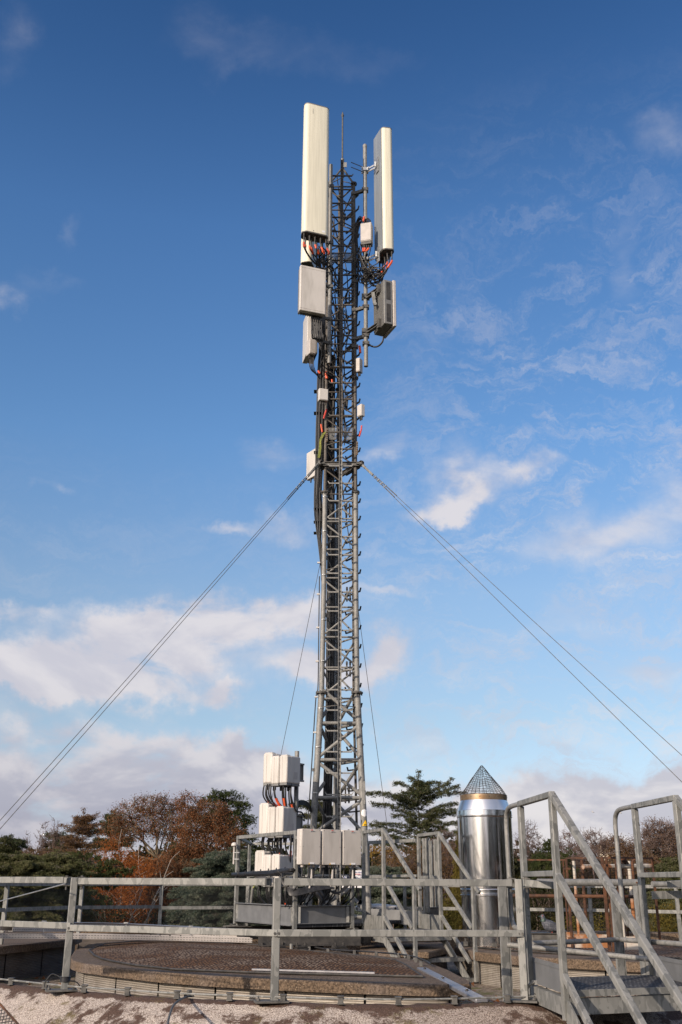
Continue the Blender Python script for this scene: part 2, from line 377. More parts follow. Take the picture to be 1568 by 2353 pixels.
# near edge of the roof (outer rim line), unprojected at rim height
rimpts = [(-260,2240),(-130,2250),(0,2261),(146,2277),(293,2288),(420,2296),(527,2300),(630,2304),(773,2308),(920,2310),(1048,2308),(1150,2305),(1213,2303),(1330,2297),(1450,2290),(1568,2281),(1760,2266),(1960,2252)]
rim = smoothpath([PZ(u, v, RIMZ) for u, v in rimpts], 4)
# roof surface: gravel between near rim and far rim
FARR = [(-9,11.0),(-7.2,13.6),(-4,15.4),(0,16.3),(4,16.2),(7.5,14.8),(10,12)]
far = smoothpath([(x, y, RIMZ) for x, y in FARR], 5)
g = MB(); n = 60
def resample(P, n):
    L = [0]
    for a, b_ in zip(P, P[1:]): L.append(L[-1]+(b_-a).length)
    out = []
    for i in range(n):
        t = L[-1]*i/(n-1); j = max(k for k in range(len(L)) if L[k] <= t+1e-9); j = min(j, len(P)-2)
        out.append(P[j].lerp(P[j+1], (t-L[j])/(L[j+1]-L[j])))
    return out
A = resample(rim, n); B = resample(far, n)
vs = []; fs = []
for i in range(n):
    for j in range(9):
        p = A[i].lerp(B[i], j/8); vs.append((p.x, p.y, GRZ + .012*math.sin(p.x*3.1)*math.cos(p.y*2.7)))
for i in range(n-1):
    for j in range(8): a = i*9+j; fs.append((a, a+9, a+10, a+1))
g.add(vs, fs); tag(g.build('roof_surface', 'gravel'), kind='structure')

def rimnorm(P, i):
    t = (P[min(i+1, len(P)-1)]-P[max(i-1, 0)]); t.z = 0; t.normalize(); return Vector((t.y, -t.x, 0))   # points to the viewer
def curb(P, prof, name, m, sgn=1):
    g = MB(); k = len(prof); vs = []; fs = []
    rng = random.Random(3)
    for i, p in enumerate(P):
        nrm = rimnorm(P, i)*sgn
        for (o, dz) in prof:
            j = 0.004*rng.uniform(-1, 1); vs.append(p + nrm*o + Vector((0, 0, dz+j)))
    for i in range(len(P)-1):
        for j in range(k-1): a = i*k+j; fs.append((a, a+1, a+1+k, a+k))
    g.add(vs, fs); return g
Rm = resample(rim, 160)
g = curb(Rm, [(-.075,-.40),(-.075,-.02),(-.065,-.004),(-.05,0),(-.02,-.001),(.02,-.012),(.09,-.05),(.18,-.10),(.30,-.17),(.48,-.28),(.70,-.44),(.95,-.66),(1.15,-.9),(1.25,-1.2),(1.25,-14)], 'parapet', 'painted_concrete')
o = g.build('roof_parapet', 'painted_concrete', None, loc=rim[30])
tag(o, 'rough curved concrete parapet with flaking white paint along the bottom of the photo', 'parapet')
Fr = resample(far, 80)
g = curb(Fr, [(.16,-.5),(.16,-.02),(.13,.0),(-.13,.0),(-.16,-.02),(-.16,-3.0)], 'parapet', 'painted_concrete')
o = g.build('roof_parapet', 'aggregate_concrete', None, loc=Fr[40])
tag(o, 'low concrete kerb along the far edge of the roof in front of the trees', 'parapet')

# ------------------------------------------------------------ concrete covers
def cover(name, label, outer, z, thick, wallmat, mesh_poly=None, inset=.07, seam=.62, dome=.05, gap=.012):
    outer = [V3(p) for p in outer]
    cx = sum((p for p in outer), Vector())/len(outer)
    t = thing(name, label, 'tank cover', (cx.x, cx.y, GRZ))
    sl_ = MB(); ch = .012; n = len(outer)
    def ring(off, zz):
        out = []
        for i, p in enumerate(outer):
            a = (outer[(i+1) % n]-outer[i-1]); nn = Vector((a.y, -a.x, 0)).normalized()
            out.append(Vector((p.x, p.y, 0)) - nn*off + Vector((0, 0, zz)))
        return out
    area = sum(outer[i].x*outer[(i+1) % n].y-outer[(i+1) % n].x*outer[i].y for i in range(n))
    sg = 1 if area > 0 else -1
    rings = [ring(sg*.0, z-thick), ring(0, z-ch), ring(sg*ch, z)]
    vs = rings[0]+rings[1]+rings[2]; fs = [tuple(range(n)), tuple(range(2*n, 3*n))]
    for r_ in range(2): fs += [(r_*n+i, r_*n+(i+1) % n, (r_+1)*n+(i+1) % n, (r_+1)*n+i) for i in range(n)]
    sl_.add(vs, fs); sl_.build('slab', 'aggregate_concrete', t)
    W = ring(sg*inset, 0); W.append(W[0]); L = sum((b_-a).length for a, b_ in zip(W, W[1:])); k = max(3, int(L/seam)); W = resample(W, k*4+1)
    zt = z-thick+.005; zb = GRZ-.02
    for i in range(k):
        seg = W[i*4:i*4+5]; pm = MB(); rows = 2; vs = []; fs = []
        seg = [p.copy() for p in seg]
        seg[0] = seg[0].lerp(seg[1], .06); seg[-1] = seg[-1].lerp(seg[-2], .06)
        for j in range(rows+1):
            zz = zt + (zb-zt)*j/rows; off = 0
            for q, p in enumerate(seg):
                a = seg[min(q+1, 4)]-seg[max(q-1, 0)]; nn = Vector((a.y, -a.x, 0)).normalized()*sg
                vs.append(p + nn*off + Vector((0, 0, zz)))
        for j in range(rows):
            for q in range(4): a = j*5+q; fs.append((a, a+1, a+6, a+5))
        pm.add(vs, fs); o_ = pm.build('cladding_panel', wallmat, t)
    inner = ring(sg*(inset+.03), 0); g2 = MB(); g2.prism([p+Vector((0,0,zb)) for p in inner], (0,0,zt-zb-.004)); g2.build('core', 'dark_steel', t)
    if mesh_poly:
        P = [V3(p) for p in mesh_poly]; c = sum(P, Vector())/len(P); n = len(P); vs = []; fs = []; rr = 10
        for k_ in range(rr+1):
            f = k_/rr
            for p in P: q = c.lerp(p, f); vs.append((q.x, q.y, z+.012+dome*(1-f*f) + .010*math.sin(q.x*5+q.y*2)*(1-f)))
        for k_ in range(rr):
            for i in range(n): a = k_*n+i; b_ = k_*n+(i+1) % n; fs.append((a, b_, b_+n, a+n))
        g3 = MB(); g3.add(vs, fs); g3.build('mesh_sheet', 'expanded_metal', t)
        e = MB(); e.tube([Vector((p.x, p.y, z+.012)) for p in P+[P[0]]], .009, 6); e.build('edge_frame', 'dark_steel', t)
    return t
S1 = [(161,2200),(166,2207),(185,2213),(256,2222),(366,2234),(476,2242),(627,2250),(773,2256),(920,2261),(1020,2263),(1081,2261),(1083,2255),(1030,2228),(989,2213),(938,2202),(870,2196),(817,2191),(740,2182),(678,2172),(560,2163),(440,2158),(330,2158.5),(250,2163),(200,2171),(172,2183)]
S1w = [PZ(u, v, SLZ) for u, v in S1]
M1 = [(205,2186),(216,2198),(234,2206),(265,2213),(311,2221),(403,2231),(579,2238),(737,2242),(971,2248),(935,2222),(909,2209),(846,2200),(760,2193),(680,2184),(600,2175),(500,2168),(400,2165),(300,2166),(240,2172)]
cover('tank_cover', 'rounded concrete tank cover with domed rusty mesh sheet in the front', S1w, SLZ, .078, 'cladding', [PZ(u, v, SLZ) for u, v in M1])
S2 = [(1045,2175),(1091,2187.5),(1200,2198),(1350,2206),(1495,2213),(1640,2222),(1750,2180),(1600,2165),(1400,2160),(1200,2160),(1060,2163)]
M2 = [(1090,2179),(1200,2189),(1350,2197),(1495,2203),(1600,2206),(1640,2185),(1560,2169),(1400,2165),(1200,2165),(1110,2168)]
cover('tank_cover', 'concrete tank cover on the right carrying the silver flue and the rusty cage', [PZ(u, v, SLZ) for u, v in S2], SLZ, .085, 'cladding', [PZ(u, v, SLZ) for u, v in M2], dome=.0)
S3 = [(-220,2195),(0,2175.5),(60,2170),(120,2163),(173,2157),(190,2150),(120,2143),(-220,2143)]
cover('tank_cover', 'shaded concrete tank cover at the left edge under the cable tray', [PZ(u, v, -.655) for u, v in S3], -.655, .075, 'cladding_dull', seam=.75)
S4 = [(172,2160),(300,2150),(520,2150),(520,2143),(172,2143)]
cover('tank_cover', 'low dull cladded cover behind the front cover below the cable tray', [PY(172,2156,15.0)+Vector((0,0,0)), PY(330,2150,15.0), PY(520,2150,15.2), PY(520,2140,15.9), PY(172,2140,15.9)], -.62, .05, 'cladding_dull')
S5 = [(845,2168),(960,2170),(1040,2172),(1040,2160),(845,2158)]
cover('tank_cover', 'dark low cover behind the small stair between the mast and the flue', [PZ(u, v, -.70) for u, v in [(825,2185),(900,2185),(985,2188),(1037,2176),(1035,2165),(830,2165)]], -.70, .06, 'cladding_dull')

# white plank leaning over the cover corner
t = thing('plank', 'pale grey metal plank with bolts lying over the front cover corner', 'metal plank', PZ(1035,2262,-.72))
a = PY(969, 2227, 9.45); b_ = PY(1108, 2300, 7.25); g = MB(); dd_ = (b_-a).normalized(); sd = dd_.cross(Vector((0,0,1))).normalized(); upv = sd.cross(dd_)
g.box((a+b_)/2, (b_-a).length, .085, .03, (dd_, sd, upv)); g.build('profile', 'aluminium', t, bevel=.006)
for k in (.07, .42, .8): g = MB(); c = a.lerp(b_, k)+upv*.016+sd*.0; g.lathe(c, [(.012,0),(.012,.008),(.006,.01)], 8, (dd_, sd, upv)); g.build('bolt', 'dark_steel', t)
# white bar on the mesh edge
g = MB(); g.bar(PZ(580,2236.5,SLZ)+Vector((0,0,.03)), PZ(862,2245,SLZ)+Vector((0,0,.03)), .03, .012)
tag(g.build('edge_strip', 'aluminium', None, loc=PZ(700,2240,SLZ)), 'thin pale metal strip lying on the near edge of the rusty mesh', 'metal strip')

# lightning conductor along the near rim with clips
t = thing('lightning_conductor', 'thin metal conductor rod held by clips along the near parapet edge', 'conductor rod', rim[20])
path = resample([p + Vector((0,0,.03)) + rimnorm(rim, i)*-.005 for i, p in enumerate(rim)], 90)
g = MB(); g.tube(path, .006, 6); g.build('rod', 'galv', t)
clipu = [26,105,195,295,407,527,650.5,782,915.5,1043.5,1166,1236]
def nearest(P, u):
    best = None
    for p in P:
        c = RX.transposed() @ p; uu = 784 + F*c.x/(-c.z)
        if best is None or abs(uu-u) < best[0]: best = (abs(uu-u), p)
    return best[1]
pf = resample(path, 900)
for u in clipu:
    p = nearest(pf, u); g = MB(); g.box(p+Vector((0,0,-.006)), .032, .032, .036); g.box(p+Vector((0,0,.012)), .042, .04, .008); g.box(p+Vector((0,0,-.026)), .038, .045, .008)
    g.build('clip', 'galv_old', t, bevel=.003)
# down wire over the parapet
t = thing('earth_wire', 'curved grey earth wire hanging over the parapet from a clamp', 'wire', PZ(435,2290,RIMZ))
g = MB(); pts = [PY(437,2289,6.78), PY(425,2292,6.66), PY(410,2300,6.45), PY(398,2312,6.2), PY(391,2330,5.95), PY(386,2352,5.75), PY(385,2380,5.45)]
g.tube(smoothpath(pts), .0065, 8); g.build('wire', 'galv_old', t)
g = MB(); c = PY(435,2287,6.8); g.box(c, .06, .03, .02); g.lathe(c+Vector((0,0,.01)), [(.016,0),(.016,.018),(.008,.02)], 8); g.build('clamp', 'galv_old', t)
# conductor on the back edge of the front cover
t = thing('lightning_conductor', 'dark conductor wire clipped along the back edge of the front cover', 'conductor rod', PZ(870,2190,SLZ))
bp = [(700,2178),(752,2188),(817,2192.5),(873,2196),(938,2203),(975,2215),(990,2224)]
pp = smoothpath([PZ(u, v, SLZ)+Vector((0,0,.03)) for u, v in bp]); g = MB(); g.tube(pp, .009, 6); g.build('wire', 'black_rubber', t)
for u, v in [(711,2184),(754,2189),(815,2193),(865,2196.5),(917,2200),(939,2205),(956,2211),(968,2220)]:
    g = MB(); c = PZ(u, v, SLZ)+Vector((0,0,.018)); g.box(c, .03, .035, .045); g.build('clip', 'galv_old', t, bevel=.003)

# ------------------------------------------------------------ near guard rail
def u_bracket(g, c, ax, s=.06):
    X, Y, Z = ax
    g.box(c+Z*(s*.52), s*1.1, s*.5, .005, ax); g.box(c-Z*(s*.52), s*1.1, s*.5, .005, ax); g.box(c-X*(s*.53), .005, s*.5, s, ax)
t = thing('guard_rail', 'near galvanised guard rail of square tubes standing on the parapet', 'railing', PZ(630,2304,RIMZ))
posts = [(148,2277),(630.5,2303),(1207,2302)]
PB = [PZ(u, v, RIMZ) for u, v in posts]
PB = [PB[0]+(PB[0]-PB[1])*1.02+Vector((-.1,.35,0))] + PB
for i, p in enumerate(PB):
    if i == 0: continue
    j = min(i, len(PB)-1); d = (PB[i]-PB[i-1]); d.z = 0; d.normalize(); s_ = Vector((-d.y, d.x, 0)); Z = Vector((0,0,1))
    rot = 18 if i == 1 else (12 if i == 2 else -16)
    d = Matrix.Rotation(R(rot), 3, 'Z') @ Vector((1,0,0)); s_ = Vector((-d.y, d.x, 0))
    hh = .022+RIMZ*-1
    g = MB(); g.box(p+Z*(hh/2+.004), .046, .046, hh, (d, s_, Z)); g.build('post', 'galv', t, bevel=.004)
    g = MB(); g.box(p+Z*.006+d*-.02-s_*.01, .20, .12, .012, (d, s_, Z))
    for q in (-1, 1): g.lathe(p+Z*.012+d*(.08*q-.02)-s_*.03, [(.012,0),(.012,.012),(.006,.014),(.006,.025)], 6)
    g.build('base_plate', 'galv_old', t, bevel=.002)
    g = MB()
    for q in (-1, 1): u_bracket(g, p+Z*(-RIMZ+.002)+d*(.045*q), (d*-q, s_, Z), .05)
    br = g.build('bracket', 'galv_old', t); 
    for q in (-1, 1): g = MB(); g.lathe(p+Z*(-RIMZ-.052)+d*(.05*q), [(.007,0),(.007,.02),(.011,.022),(.011,.03)], 6); g.lathe(p+Z*(-RIMZ+.03)+d*(.05*q), [(.011,0),(.011,.008)], 6); g.build('bolt', 'galv_old', br)
    g = MB()
    for q in (-1, 1): g.lathe(p+Z*(-RIMZ-.290)+d*(.012*q)-s_*.036, [(.008,-.004),(.008,.004)], 6, (d, Z, -s_))
    g.build('bolt', 'galv_old', t)
def railbar(a, b_, z, gap=.045, w=.04, h=.042, name='rail'):
    a = V3(a); b_ = V3(b_); d = (b_-a).normalized(); g = MB()
    p = a+d*gap; q = b_-d*gap; p.z = z; q.z = z
    g.bar(p, q, w, h); return g.build(name, 'galv', t, bevel=.003)
TZ = .003; MZ = -.288
for i in range(3):
    railbar(PB[i], PB[i+1], TZ + (.006 if i == 0 else 0), name='top_rail')
    off = Vector((0,-.028,0))
    railbar(PB[i]+off, PB[i+1]+off, MZ+(.012 if i == 0 else 0), gap=-.012, w=.012, h=.04, name='mid_rail')
g = MB(); a = PB[3]+Vector((0,0,-RIMZ)); q = PY(1271,2034.5,6.55); g.bar(a+Vector((.045,-.01,.003)), q, .04, .042); g.build('top_rail', 'galv', t, bevel=.003)
# black ties at the foot of the left post
g = MB(); p = PB[1]
for k in range(4): g.lathe(p+Vector((0,0,.055+.008*k)), [(.034,0),(.036,.004),(.034,.008)], 10)
g.tube(smoothpath([p+Vector((-.03,0,.08)), p+Vector((-.09,0,.10)), p+Vector((-.13,0,.05)), p+Vector((-.13,0,.02))]), .004, 5)
g.tube(smoothpath([p+Vector((.03,0,.06)), p+Vector((.08,0,.05)), p+Vector((.11,0,.01))]), .004, 5)
g.build('cable_tie', 'black_rubber', t)

# far guard rail
t = thing('guard_rail', 'far galvanised guard rail with thin mid rail in front of the trees', 'railing', (0,15.2,RIMZ))
fp = [PY(-160,2030,10.6), PY(18,2030,12.0), PY(190,2030,13.7), PY(373,2030,14.8), PY(570,2030,15.2), PY(762,2030,15.3), PY(930,2030,15.2), PY(1130,2030,15.0), PY(1353,2030,14.6), PY(1552,2030,13.8), PY(1760,2030,12.6)]
for i, p in enumerate(fp):
    zt = -.03; ln = .64
    g = MB(); g.box((p.x, p.y, zt-ln/2-.02), .045, .045, ln); g.build('post', 'galv', t, bevel=.004)
    if i:
        a = fp[i-1]; g = MB(); g.bar((a.x, a.y, zt), (p.x, p.y, zt), .04, .042); g.build('top_rail', 'galv', t)
        zm = -.335 if i > 3 else (-.30, -.305, -.32)[i-1]
        g = MB(); g.bar((a.x, a.y-.027, (-.295, -.30, -.31)[i-1] if i <= 3 else zm), (p.x, p.y-.027, zm), .008, .042); g.build('mid_rail', 'galv', t)

# ------------------------------------------------------------ cable trays
def tray(label, pts, h, cover_on):
    t = thing('cable_tray', label, 'cable tray', pts[len(pts)//2])
    P = smoothpath(pts, 8); g = MB(); slots = MB()
    for a, b_ in zip(P, P[1:]):
        d = (b_-a); s_ = d.cross(Vector((0,0,1))).normalized()
        for e in (0, .22):
            o_ = -s_*e; g.bar(a+o_, b_+o_, .003, h)
        g.bar(a-s_*.11+Vector((0,0,-h/2)), b_-s_*.11+Vector((0,0,-h/2)), .22, .003)
    g.build('channel', 'unit_light', t)
    Q = resample(P, int(sum((b_-a).length for a, b_ in zip(P, P[1:]))/.034)*2)
    for i in range(0, len(Q)-1, 2):
        a = Q[i]; b_ = Q[i+1]; s_ = (b_-a).cross(Vector((0,0,1))).normalized()
        for zz in ((-.3, 0, .3) if h > .05 else (-.25, .25)):
            slots.bar(a+s_*.0025+Vector((0,0,zz*h)), b_+s_*.0025+Vector((0,0,zz*h)), .002, .0045)
    slots.build('slot_row', 'black_print', t)
    if cover_on:
        g = MB()
        for a, b_ in zip(P, P[1:]):
            s_ = (b_-a).cross(Vector((0,0,1))).normalized()
            g.bar(a-s_*.11+Vector((0,0,h/2+.006)), b_-s_*.11+Vector((0,0,h/2+.006)), .25, .008)
        g.build('lid', 'aluminium', t)
        for i in range(6, len(P), 12):
            c = P[i]; s_ = (P[min(i+1, len(P)-1)]-P[i-1]).cross(Vector((0,0,1))).normalized()
            g = MB(); g.box(c+s_*.006, .012, .006, h+.02); g.box(c+Vector((0,0,h/2+.018)), .05, .03, .014); g.build('strap', 'zinc', t)
def tz(u, v, Y): return PY(u, v, Y)
tray('perforated pale cable tray with a lid running toward the mast base', [tz(30,2130,11.6),tz(130,2131,12.2),tz(260,2132,12.9),tz(370,2137,13.2),tz(460,2142,13.3),tz(545,2149,13.3)], .085, True)
tray('lower perforated cable tray without lid beside the front cover', [tz(0,2150.5,11.5),tz(120,2151.5,11.9),tz(260,2153,12.2),tz(400,2156,12.6),tz(580,2161,12.8)], .05, False)

# ------------------------------------------------------------ bird netting, bottom left corner
t = thing('bird_net', 'sagging diamond mesh net on a wire in the bottom left corner', 'netting', PY(0,2340,5.2))
g = MB(); a0 = PY(-60,2240,5.35); a1 = PY(66,2380,5.0); b0 = PY(-120,2300,5.2); b1 = PY(-60,2420,5.0)
def npt(s_, r_):
    p = a0.lerp(a1, s_).lerp(b0.lerp(b1, s_), r_); p.z -= .04*math.sin(math.pi*r_)*math.sin(math.pi*s_); return p
NN = 22
for k in range(-NN, NN+1):
    for sg in (1, -1):
        pts = []
        for i in range(13):
            r_ = i/12; s_ = k/NN + sg*r_*.55
            if 0 <= s_ <= 1: pts.append(npt(s_, r_))
        if len(pts) > 1: g.tube(pts, .0016, 4, False)
g.build('net', 'black_rubber', t); g = MB(); g.tube([a0, a1], .005, 6); g.build('edge_wire', 'rust', t)
# thin stay wire at left railing and dark hanging net behind
g = MB(); g.tube([PY(150,2031,6.95), PY(-60,2087,8.5)], .004, 6); tag(g.build('stay_wire', 'zinc', None, loc=PY(150,2031,6.95)), 'thin wire from the left post of the near rail out of frame', 'wire')
t = thing('bird_net', 'fine black bird net hanging behind the far rail at the left', 'netting', PY(150,2080,13.6))
g = MB()
def npt2(s_, r_): return PY(-60+s_*760, 2042+58*(1-s_)*0+r_*(2126-2042), 12.6+2.2*min(1,s_*1.6)+.25)
for k in range(-26, 128):
    for sg in (1, -1):
        pts = []
        for i in range(9):
            r_ = i/8; s_ = k/127+sg*r_*.10
            if 0 <= s_ <= 1: pts.append(npt2(s_, r_))
        if len(pts) > 1: g.tube(pts, .0017, 3, False)
g.build('net', 'black_rubber', t)
# ============================================================ MAST
MY = 14.0
XC = PY(780.7, 1493, MY).x
def hw(z):
    P_ = [(-.6,.405),(2.5,.250),(2.56,.236),(5.5,.232),(9.3,.222),(11.2,.205),(12,.2)]
    for (a, p), (b_, q) in zip(P_, P_[1:]):
        if z <= b_: return p+(q-p)*(z-a)/(b_-a)
    return .2
def leg(i, z):
    h = hw(z); sp = max(0, (2.5-z))*.02
    if i == 0: return Vector((XC-h-sp*0, MY, z))
    if i == 1: return Vector((XC+h, MY+.0, z))
    return Vector((XC-.036, MY+h*1.73, z))
ZB = -.55; ZF = [2.50, 5.53, 7.47, 9.36, 11.2]
mast = thing('lattice_mast', 'tall three-legged galvanised lattice mast with central climbing rail', 'antenna mast', (XC, MY+.2, ZB))
for i in range(3):
    g = MB()
    g.tube([leg(i, ZB), leg(i, 1.0), leg(i, 2.5)], .045, 16)
    g.tube([leg(i, 2.5), leg(i, 4), leg(i, 5.53)], .037, 16)
    lg = g.build('leg', 'galv_mast', mast)
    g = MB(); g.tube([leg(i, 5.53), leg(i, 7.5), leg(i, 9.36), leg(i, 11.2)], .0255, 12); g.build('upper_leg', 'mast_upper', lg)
    for z, rr in zip(ZF, (.082, .062, .052, .052, .055)):
        g = MB(); c = leg(i, z)
        g.lathe(c+Vector((0,0,-.011)), [(rr,0),(rr,.010),(rr-.003,.011)], 18); g.lathe(c+Vector((0,0,.001)), [(rr,0),(rr,.010),(rr-.003,.011)], 18)
        for k in range(6):
            a = k*math.pi/3+.3; q = c+Vector((math.cos(a)*(rr-.014), math.sin(a)*(rr-.014), -.034)); g.lathe(q, [(.008,0),(.008,.022)], 6); g.lathe(q+Vector((0,0,.044)), [(.009,0),(.009,.012)], 6)
        g.build('flange', 'galv_old', lg)
# steel bands on the left leg
for z in (-.28, .62, 1.14, 1.75, 2.28, 2.95, 3.55, 4.22, 4.9, 5.45):
    g = MB(); c = leg(0, z); r_ = (.047 if z < 2.5 else .039); g.lathe(c, [(r_,-.008),(r_+.002,-.006),(r_+.002,.006),(r_,.008)], 16); g.box(c+Vector((0,-r_-.006,0)), .03, .012, .012)
    g.build('steel_band', 'zinc', mast)
# bracing
def bay(z0, z1, r_, alt, mm='galv_mast'):
    g = MB()
    for (i, j) in ((0,1),(1,2),(2,0)):
        a = leg(i, z0); b_ = leg(j, z0); g.tube([a, b_], r_, 8, False)
        if alt: g.tube([leg(i, z0+.03), leg(j, z1-.03)], r_, 8, False)
        else: g.tube([leg(j, z0+.03), leg(i, z1-.03)], r_, 8, False)
    g.build('bracing', mm, mast)
zz = -.42; k = 0
while zz < 2.3: bay(zz, zz+.5, .024 if zz < 2.2 else .02, k % 2 == 0); zz += .5; k += 1
zz = 2.42
while zz < 5.2: bay(zz, zz+.44, .0135, k % 2 == 0); zz += .44; k += 1
zz = 5.5
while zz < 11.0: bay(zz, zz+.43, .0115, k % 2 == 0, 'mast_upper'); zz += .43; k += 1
g = MB()
for (i, j) in ((0,1),(1,2),(2,0)): g.tube([leg(i, 11.14), leg(j, 11.14)], .014, 8, False)
apex = Vector((XC+.01, MY+.1, 11.62))
for i in range(3): g.tube([leg(i, 11.2), apex], .016, 8); g.tube([leg(i,11.2).lerp(apex,.0)+Vector((0,0,0)), leg((i+1)%3,11.2).lerp(apex,.55)], .008, 6)
g.build('top_pyramid', 'galv_old', mast)
g = MB(); g.tube([apex+Vector((0,0,-.2)), apex+Vector((0,0,.18))], .032, 10); g.box(apex+Vector((.03,-.05,.02)), .09, .01, .10); g.build('apex_bracket', 'galv', mast)
g = MB(); g.tube([apex+Vector((0,0,.1)), apex+Vector((0,0,1.12))], .014, 10); g.lathe(apex+Vector((0,0,1.10)), [(.016,0),(.026,.03),(.022,.05),(.003,.12)], 12); g.build('lightning_rod', 'galv_old', mast)

# central climbing rail with rungs on the front
LY = MY-.20
def rail(zz): return Vector((XC+.004, LY, zz))
for z0_, z1_, m_ in ((-.42, 6.2, 'galv_mast'), (6.2, 11.55, 'mast_upper')):
    lad = MB()
    for e in (-1, 1): lad.box((XC+.004+e*.021, LY, (z0_+z1_)/2), .007, .03, z1_-z0_)
    lad.box((XC+.004, LY+.012, (z0_+z1_)/2), .042, .004, z1_-z0_)
    lo = lad.build('climbing_rail', m_, mast)
sl = MB(); z = -.35
while z < 11.5: sl.box((XC+.004, LY+.009, z), .016, .004, .05); sl.box((XC+.004, LY+.006, z+.07), .034, .006, .012); z += .14
sl.build('rail_slot', 'black_print', lo)
def rungs(name, cfun, dirv, step, z0, z1, half, parent, m='galv_mast', tip=.035):
    z = z0
    while z < z1:
        c = cfun(z); g = MB(); d = V3(dirv).normalized(); s_ = Vector((-d.y, d.x, 0))
        g.bar(c-d*half, c+d*half, .024, .018)
        for e in (-1, 1):
            p = c+d*half*e; q = p+d*(.018*e)+Vector((0,0,tip)); g.bar(p-d*.004*e, q, .022, .010)
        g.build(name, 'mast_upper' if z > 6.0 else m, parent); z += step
rungs('rung', lambda z: rail(z)+Vector((0,.02,0)), (1,0,0), .281, -.30, 11.45, .172, mast)
# second rail on the right hand face
d2 = (leg(2, 4)-leg(1, 4)); d2.z = 0; d2.normalize(); n2_ = Vector((d2.y, -d2.x, 0)); n2_ = n2_ if n2_.x > 0 else -n2_
def rail2(z): return (leg(1, z)+leg(2, z))/2 + n2_*.115
g = MB(); g.tube([rail2(-.3), rail2(2.5), rail2(11.1)], .02, 6); g.build('climbing_rail', 'mast_upper', mast)
rungs('rung', rail2, d2, .281, -.2, 11.2, .185, mast, m='dark_steel', tip=.05)
# brackets between ladder and legs
for z in [x*2.0+.3 for x in range(6)]:
    g = MB(); g.bar(leg(0, z), rail(z)+Vector((0,.03,0)), .02, .008); g.bar(leg(1, z), rail(z)+Vector((0,.03,0)), .02, .008); g.build('rail_bracket', 'galv_old', mast)
for (z, xo) in ((1.14,.115),(2.9,.13),(4.02,.13),(5.35,.12),(9.1,.11)):
    for e in (-.024, .024):
        g = MB(); c = Vector((XC+xo+e, MY+.30, z)); g.box(c, .022, .03, .22); g.box(c+Vector((0,-.02,.08)), .03, .03, .03); g.box(c+Vector((0,-.02,-.08)), .03, .03, .03); g.build('clamp', 'dark_steel', mast)
# perforated folding foot plates
def footplate(z, x, w1, w2, hgt):
    g = MB(); c = Vector((x, LY+.06, z))
    pts = [c+Vector((-w1/2, .10, hgt)), c+Vector((w1/2, .10, hgt)), c+Vector((w2/2, 0, 0)), c+Vector((-w2/2, 0, 0))]
    cols = 7; rows = 9
    def P_(a, b_): return pts[3].lerp(pts[2], a).lerp(pts[0].lerp(pts[1], a), b_)
    for i in range(cols+1): g.bar(P_(i/cols, 0), P_(i/cols, 1), .009, .004)
    for j in range(rows+1): g.bar(P_(0, j/rows), P_(1, j/rows), .009, .004)
    o = g.build('foot_plate', 'galv', mast); g = MB(); g.tube([pts[3], pts[0], pts[1], pts[2], pts[3]], .008, 6); g.build('plate_frame', 'galv_old', o)
zf = PY(780, 1000, LY).z
for z in (zf-.05, PY(780, 595, LY).z-.03):
    footplate(z, XC-.115, .15, .09, .25); footplate(z, XC+.125, .15, .09, .25)
# guy collar
ZG = 5.98
g = MB()
for (i, j) in ((0,1),(1,2),(2,0)):
    a = leg(i, ZG); b_ = leg(j, ZG); dd_ = (b_-a).normalized(); o_ = Vector((dd_.y, -dd_.x, 0))*.03
    g.bar(a-dd_*.13+o_, b_+dd_*.13+o_, .012, .07); g.bar(a-dd_*.13+o_+Vector((0,0,.03)), b_+dd_*.13+o_+Vector((0,0,.03)), .05, .008); g.bar(a-dd_*.13+o_-Vector((0,0,.03)), b_+dd_*.13+o_-Vector((0,0,.03)), .05, .008)
g.build('guy_collar', 'galv_old', mast)
for i in range(3):
    c = leg(i, ZG); g = MB(); o_ = (c-Vector((XC, MY+.13, ZG))).normalized(); g.box(c+o_*.06, .09, .09, .012); g.lathe(c+o_*.10+Vector((0,0,-.04)), [(.02,0),(.02,.08)], 10); g.build('guy_bracket', 'galv', mast)
# warning signs on the right leg
def legsign(z, fn):
    c = leg(1, z); fn(c)
g = MB(); c = leg(1, PY(833,1860,MY).z) ; a = -.35
def curved(pts2, rr, c, rot):   # flat shape wrapped on the leg
    return [c+Vector((rr*math.sin(x/rr+rot), -rr*math.cos(x/rr+rot), y)) for x, y in pts2]
zt_ = PY(837, 1899, MY).z; c = leg(1, zt_)
def wrap(shape, m, c, rr, rot, name, parent):
    g = MB(); P_ = curved(shape, rr, c, rot); g.add(P_, [tuple(range(len(P_)))]); return g.build(name, m, parent)
hT = .085
tri = [(-.05,0),(-.025,0),(0,0),(.025,0),(.05,0),(.025,.043),(0,.086),(-.025,.043)]
def fan(shape, m, c, rr, rot, name, parent):
    g = MB(); rows = 8; vs = []; fs = []
    for j in range(rows+1):
        wv = (1-j/rows)*.05+.0008
        for q in range(9): x = -wv+2*wv*q/8; vs.append((x*shape, .086*j/rows*shape))
    P_ = curved(vs, rr, c, rot); 
    for j in range(rows):
        for q in range(8): a = j*9+q; fs.append((a, a+1, a+10, a+9))
    g.add(P_, fs); return g.build(name, m, parent)
ws = fan(1.0, 'black_print', c, .0485, .32, 'warning_sign', mast)
fan(.86, 'yellow', c+Vector((0,0,.006)), .0495, .32, 'sign_face', ws)
g = MB(); cc = curved([(0,.022)], .0502, c, .32)[0]; nrm = Vector((math.sin(.32), -math.cos(.32), 0)); sdx = Vector((math.cos(.32), math.sin(.32), 0))
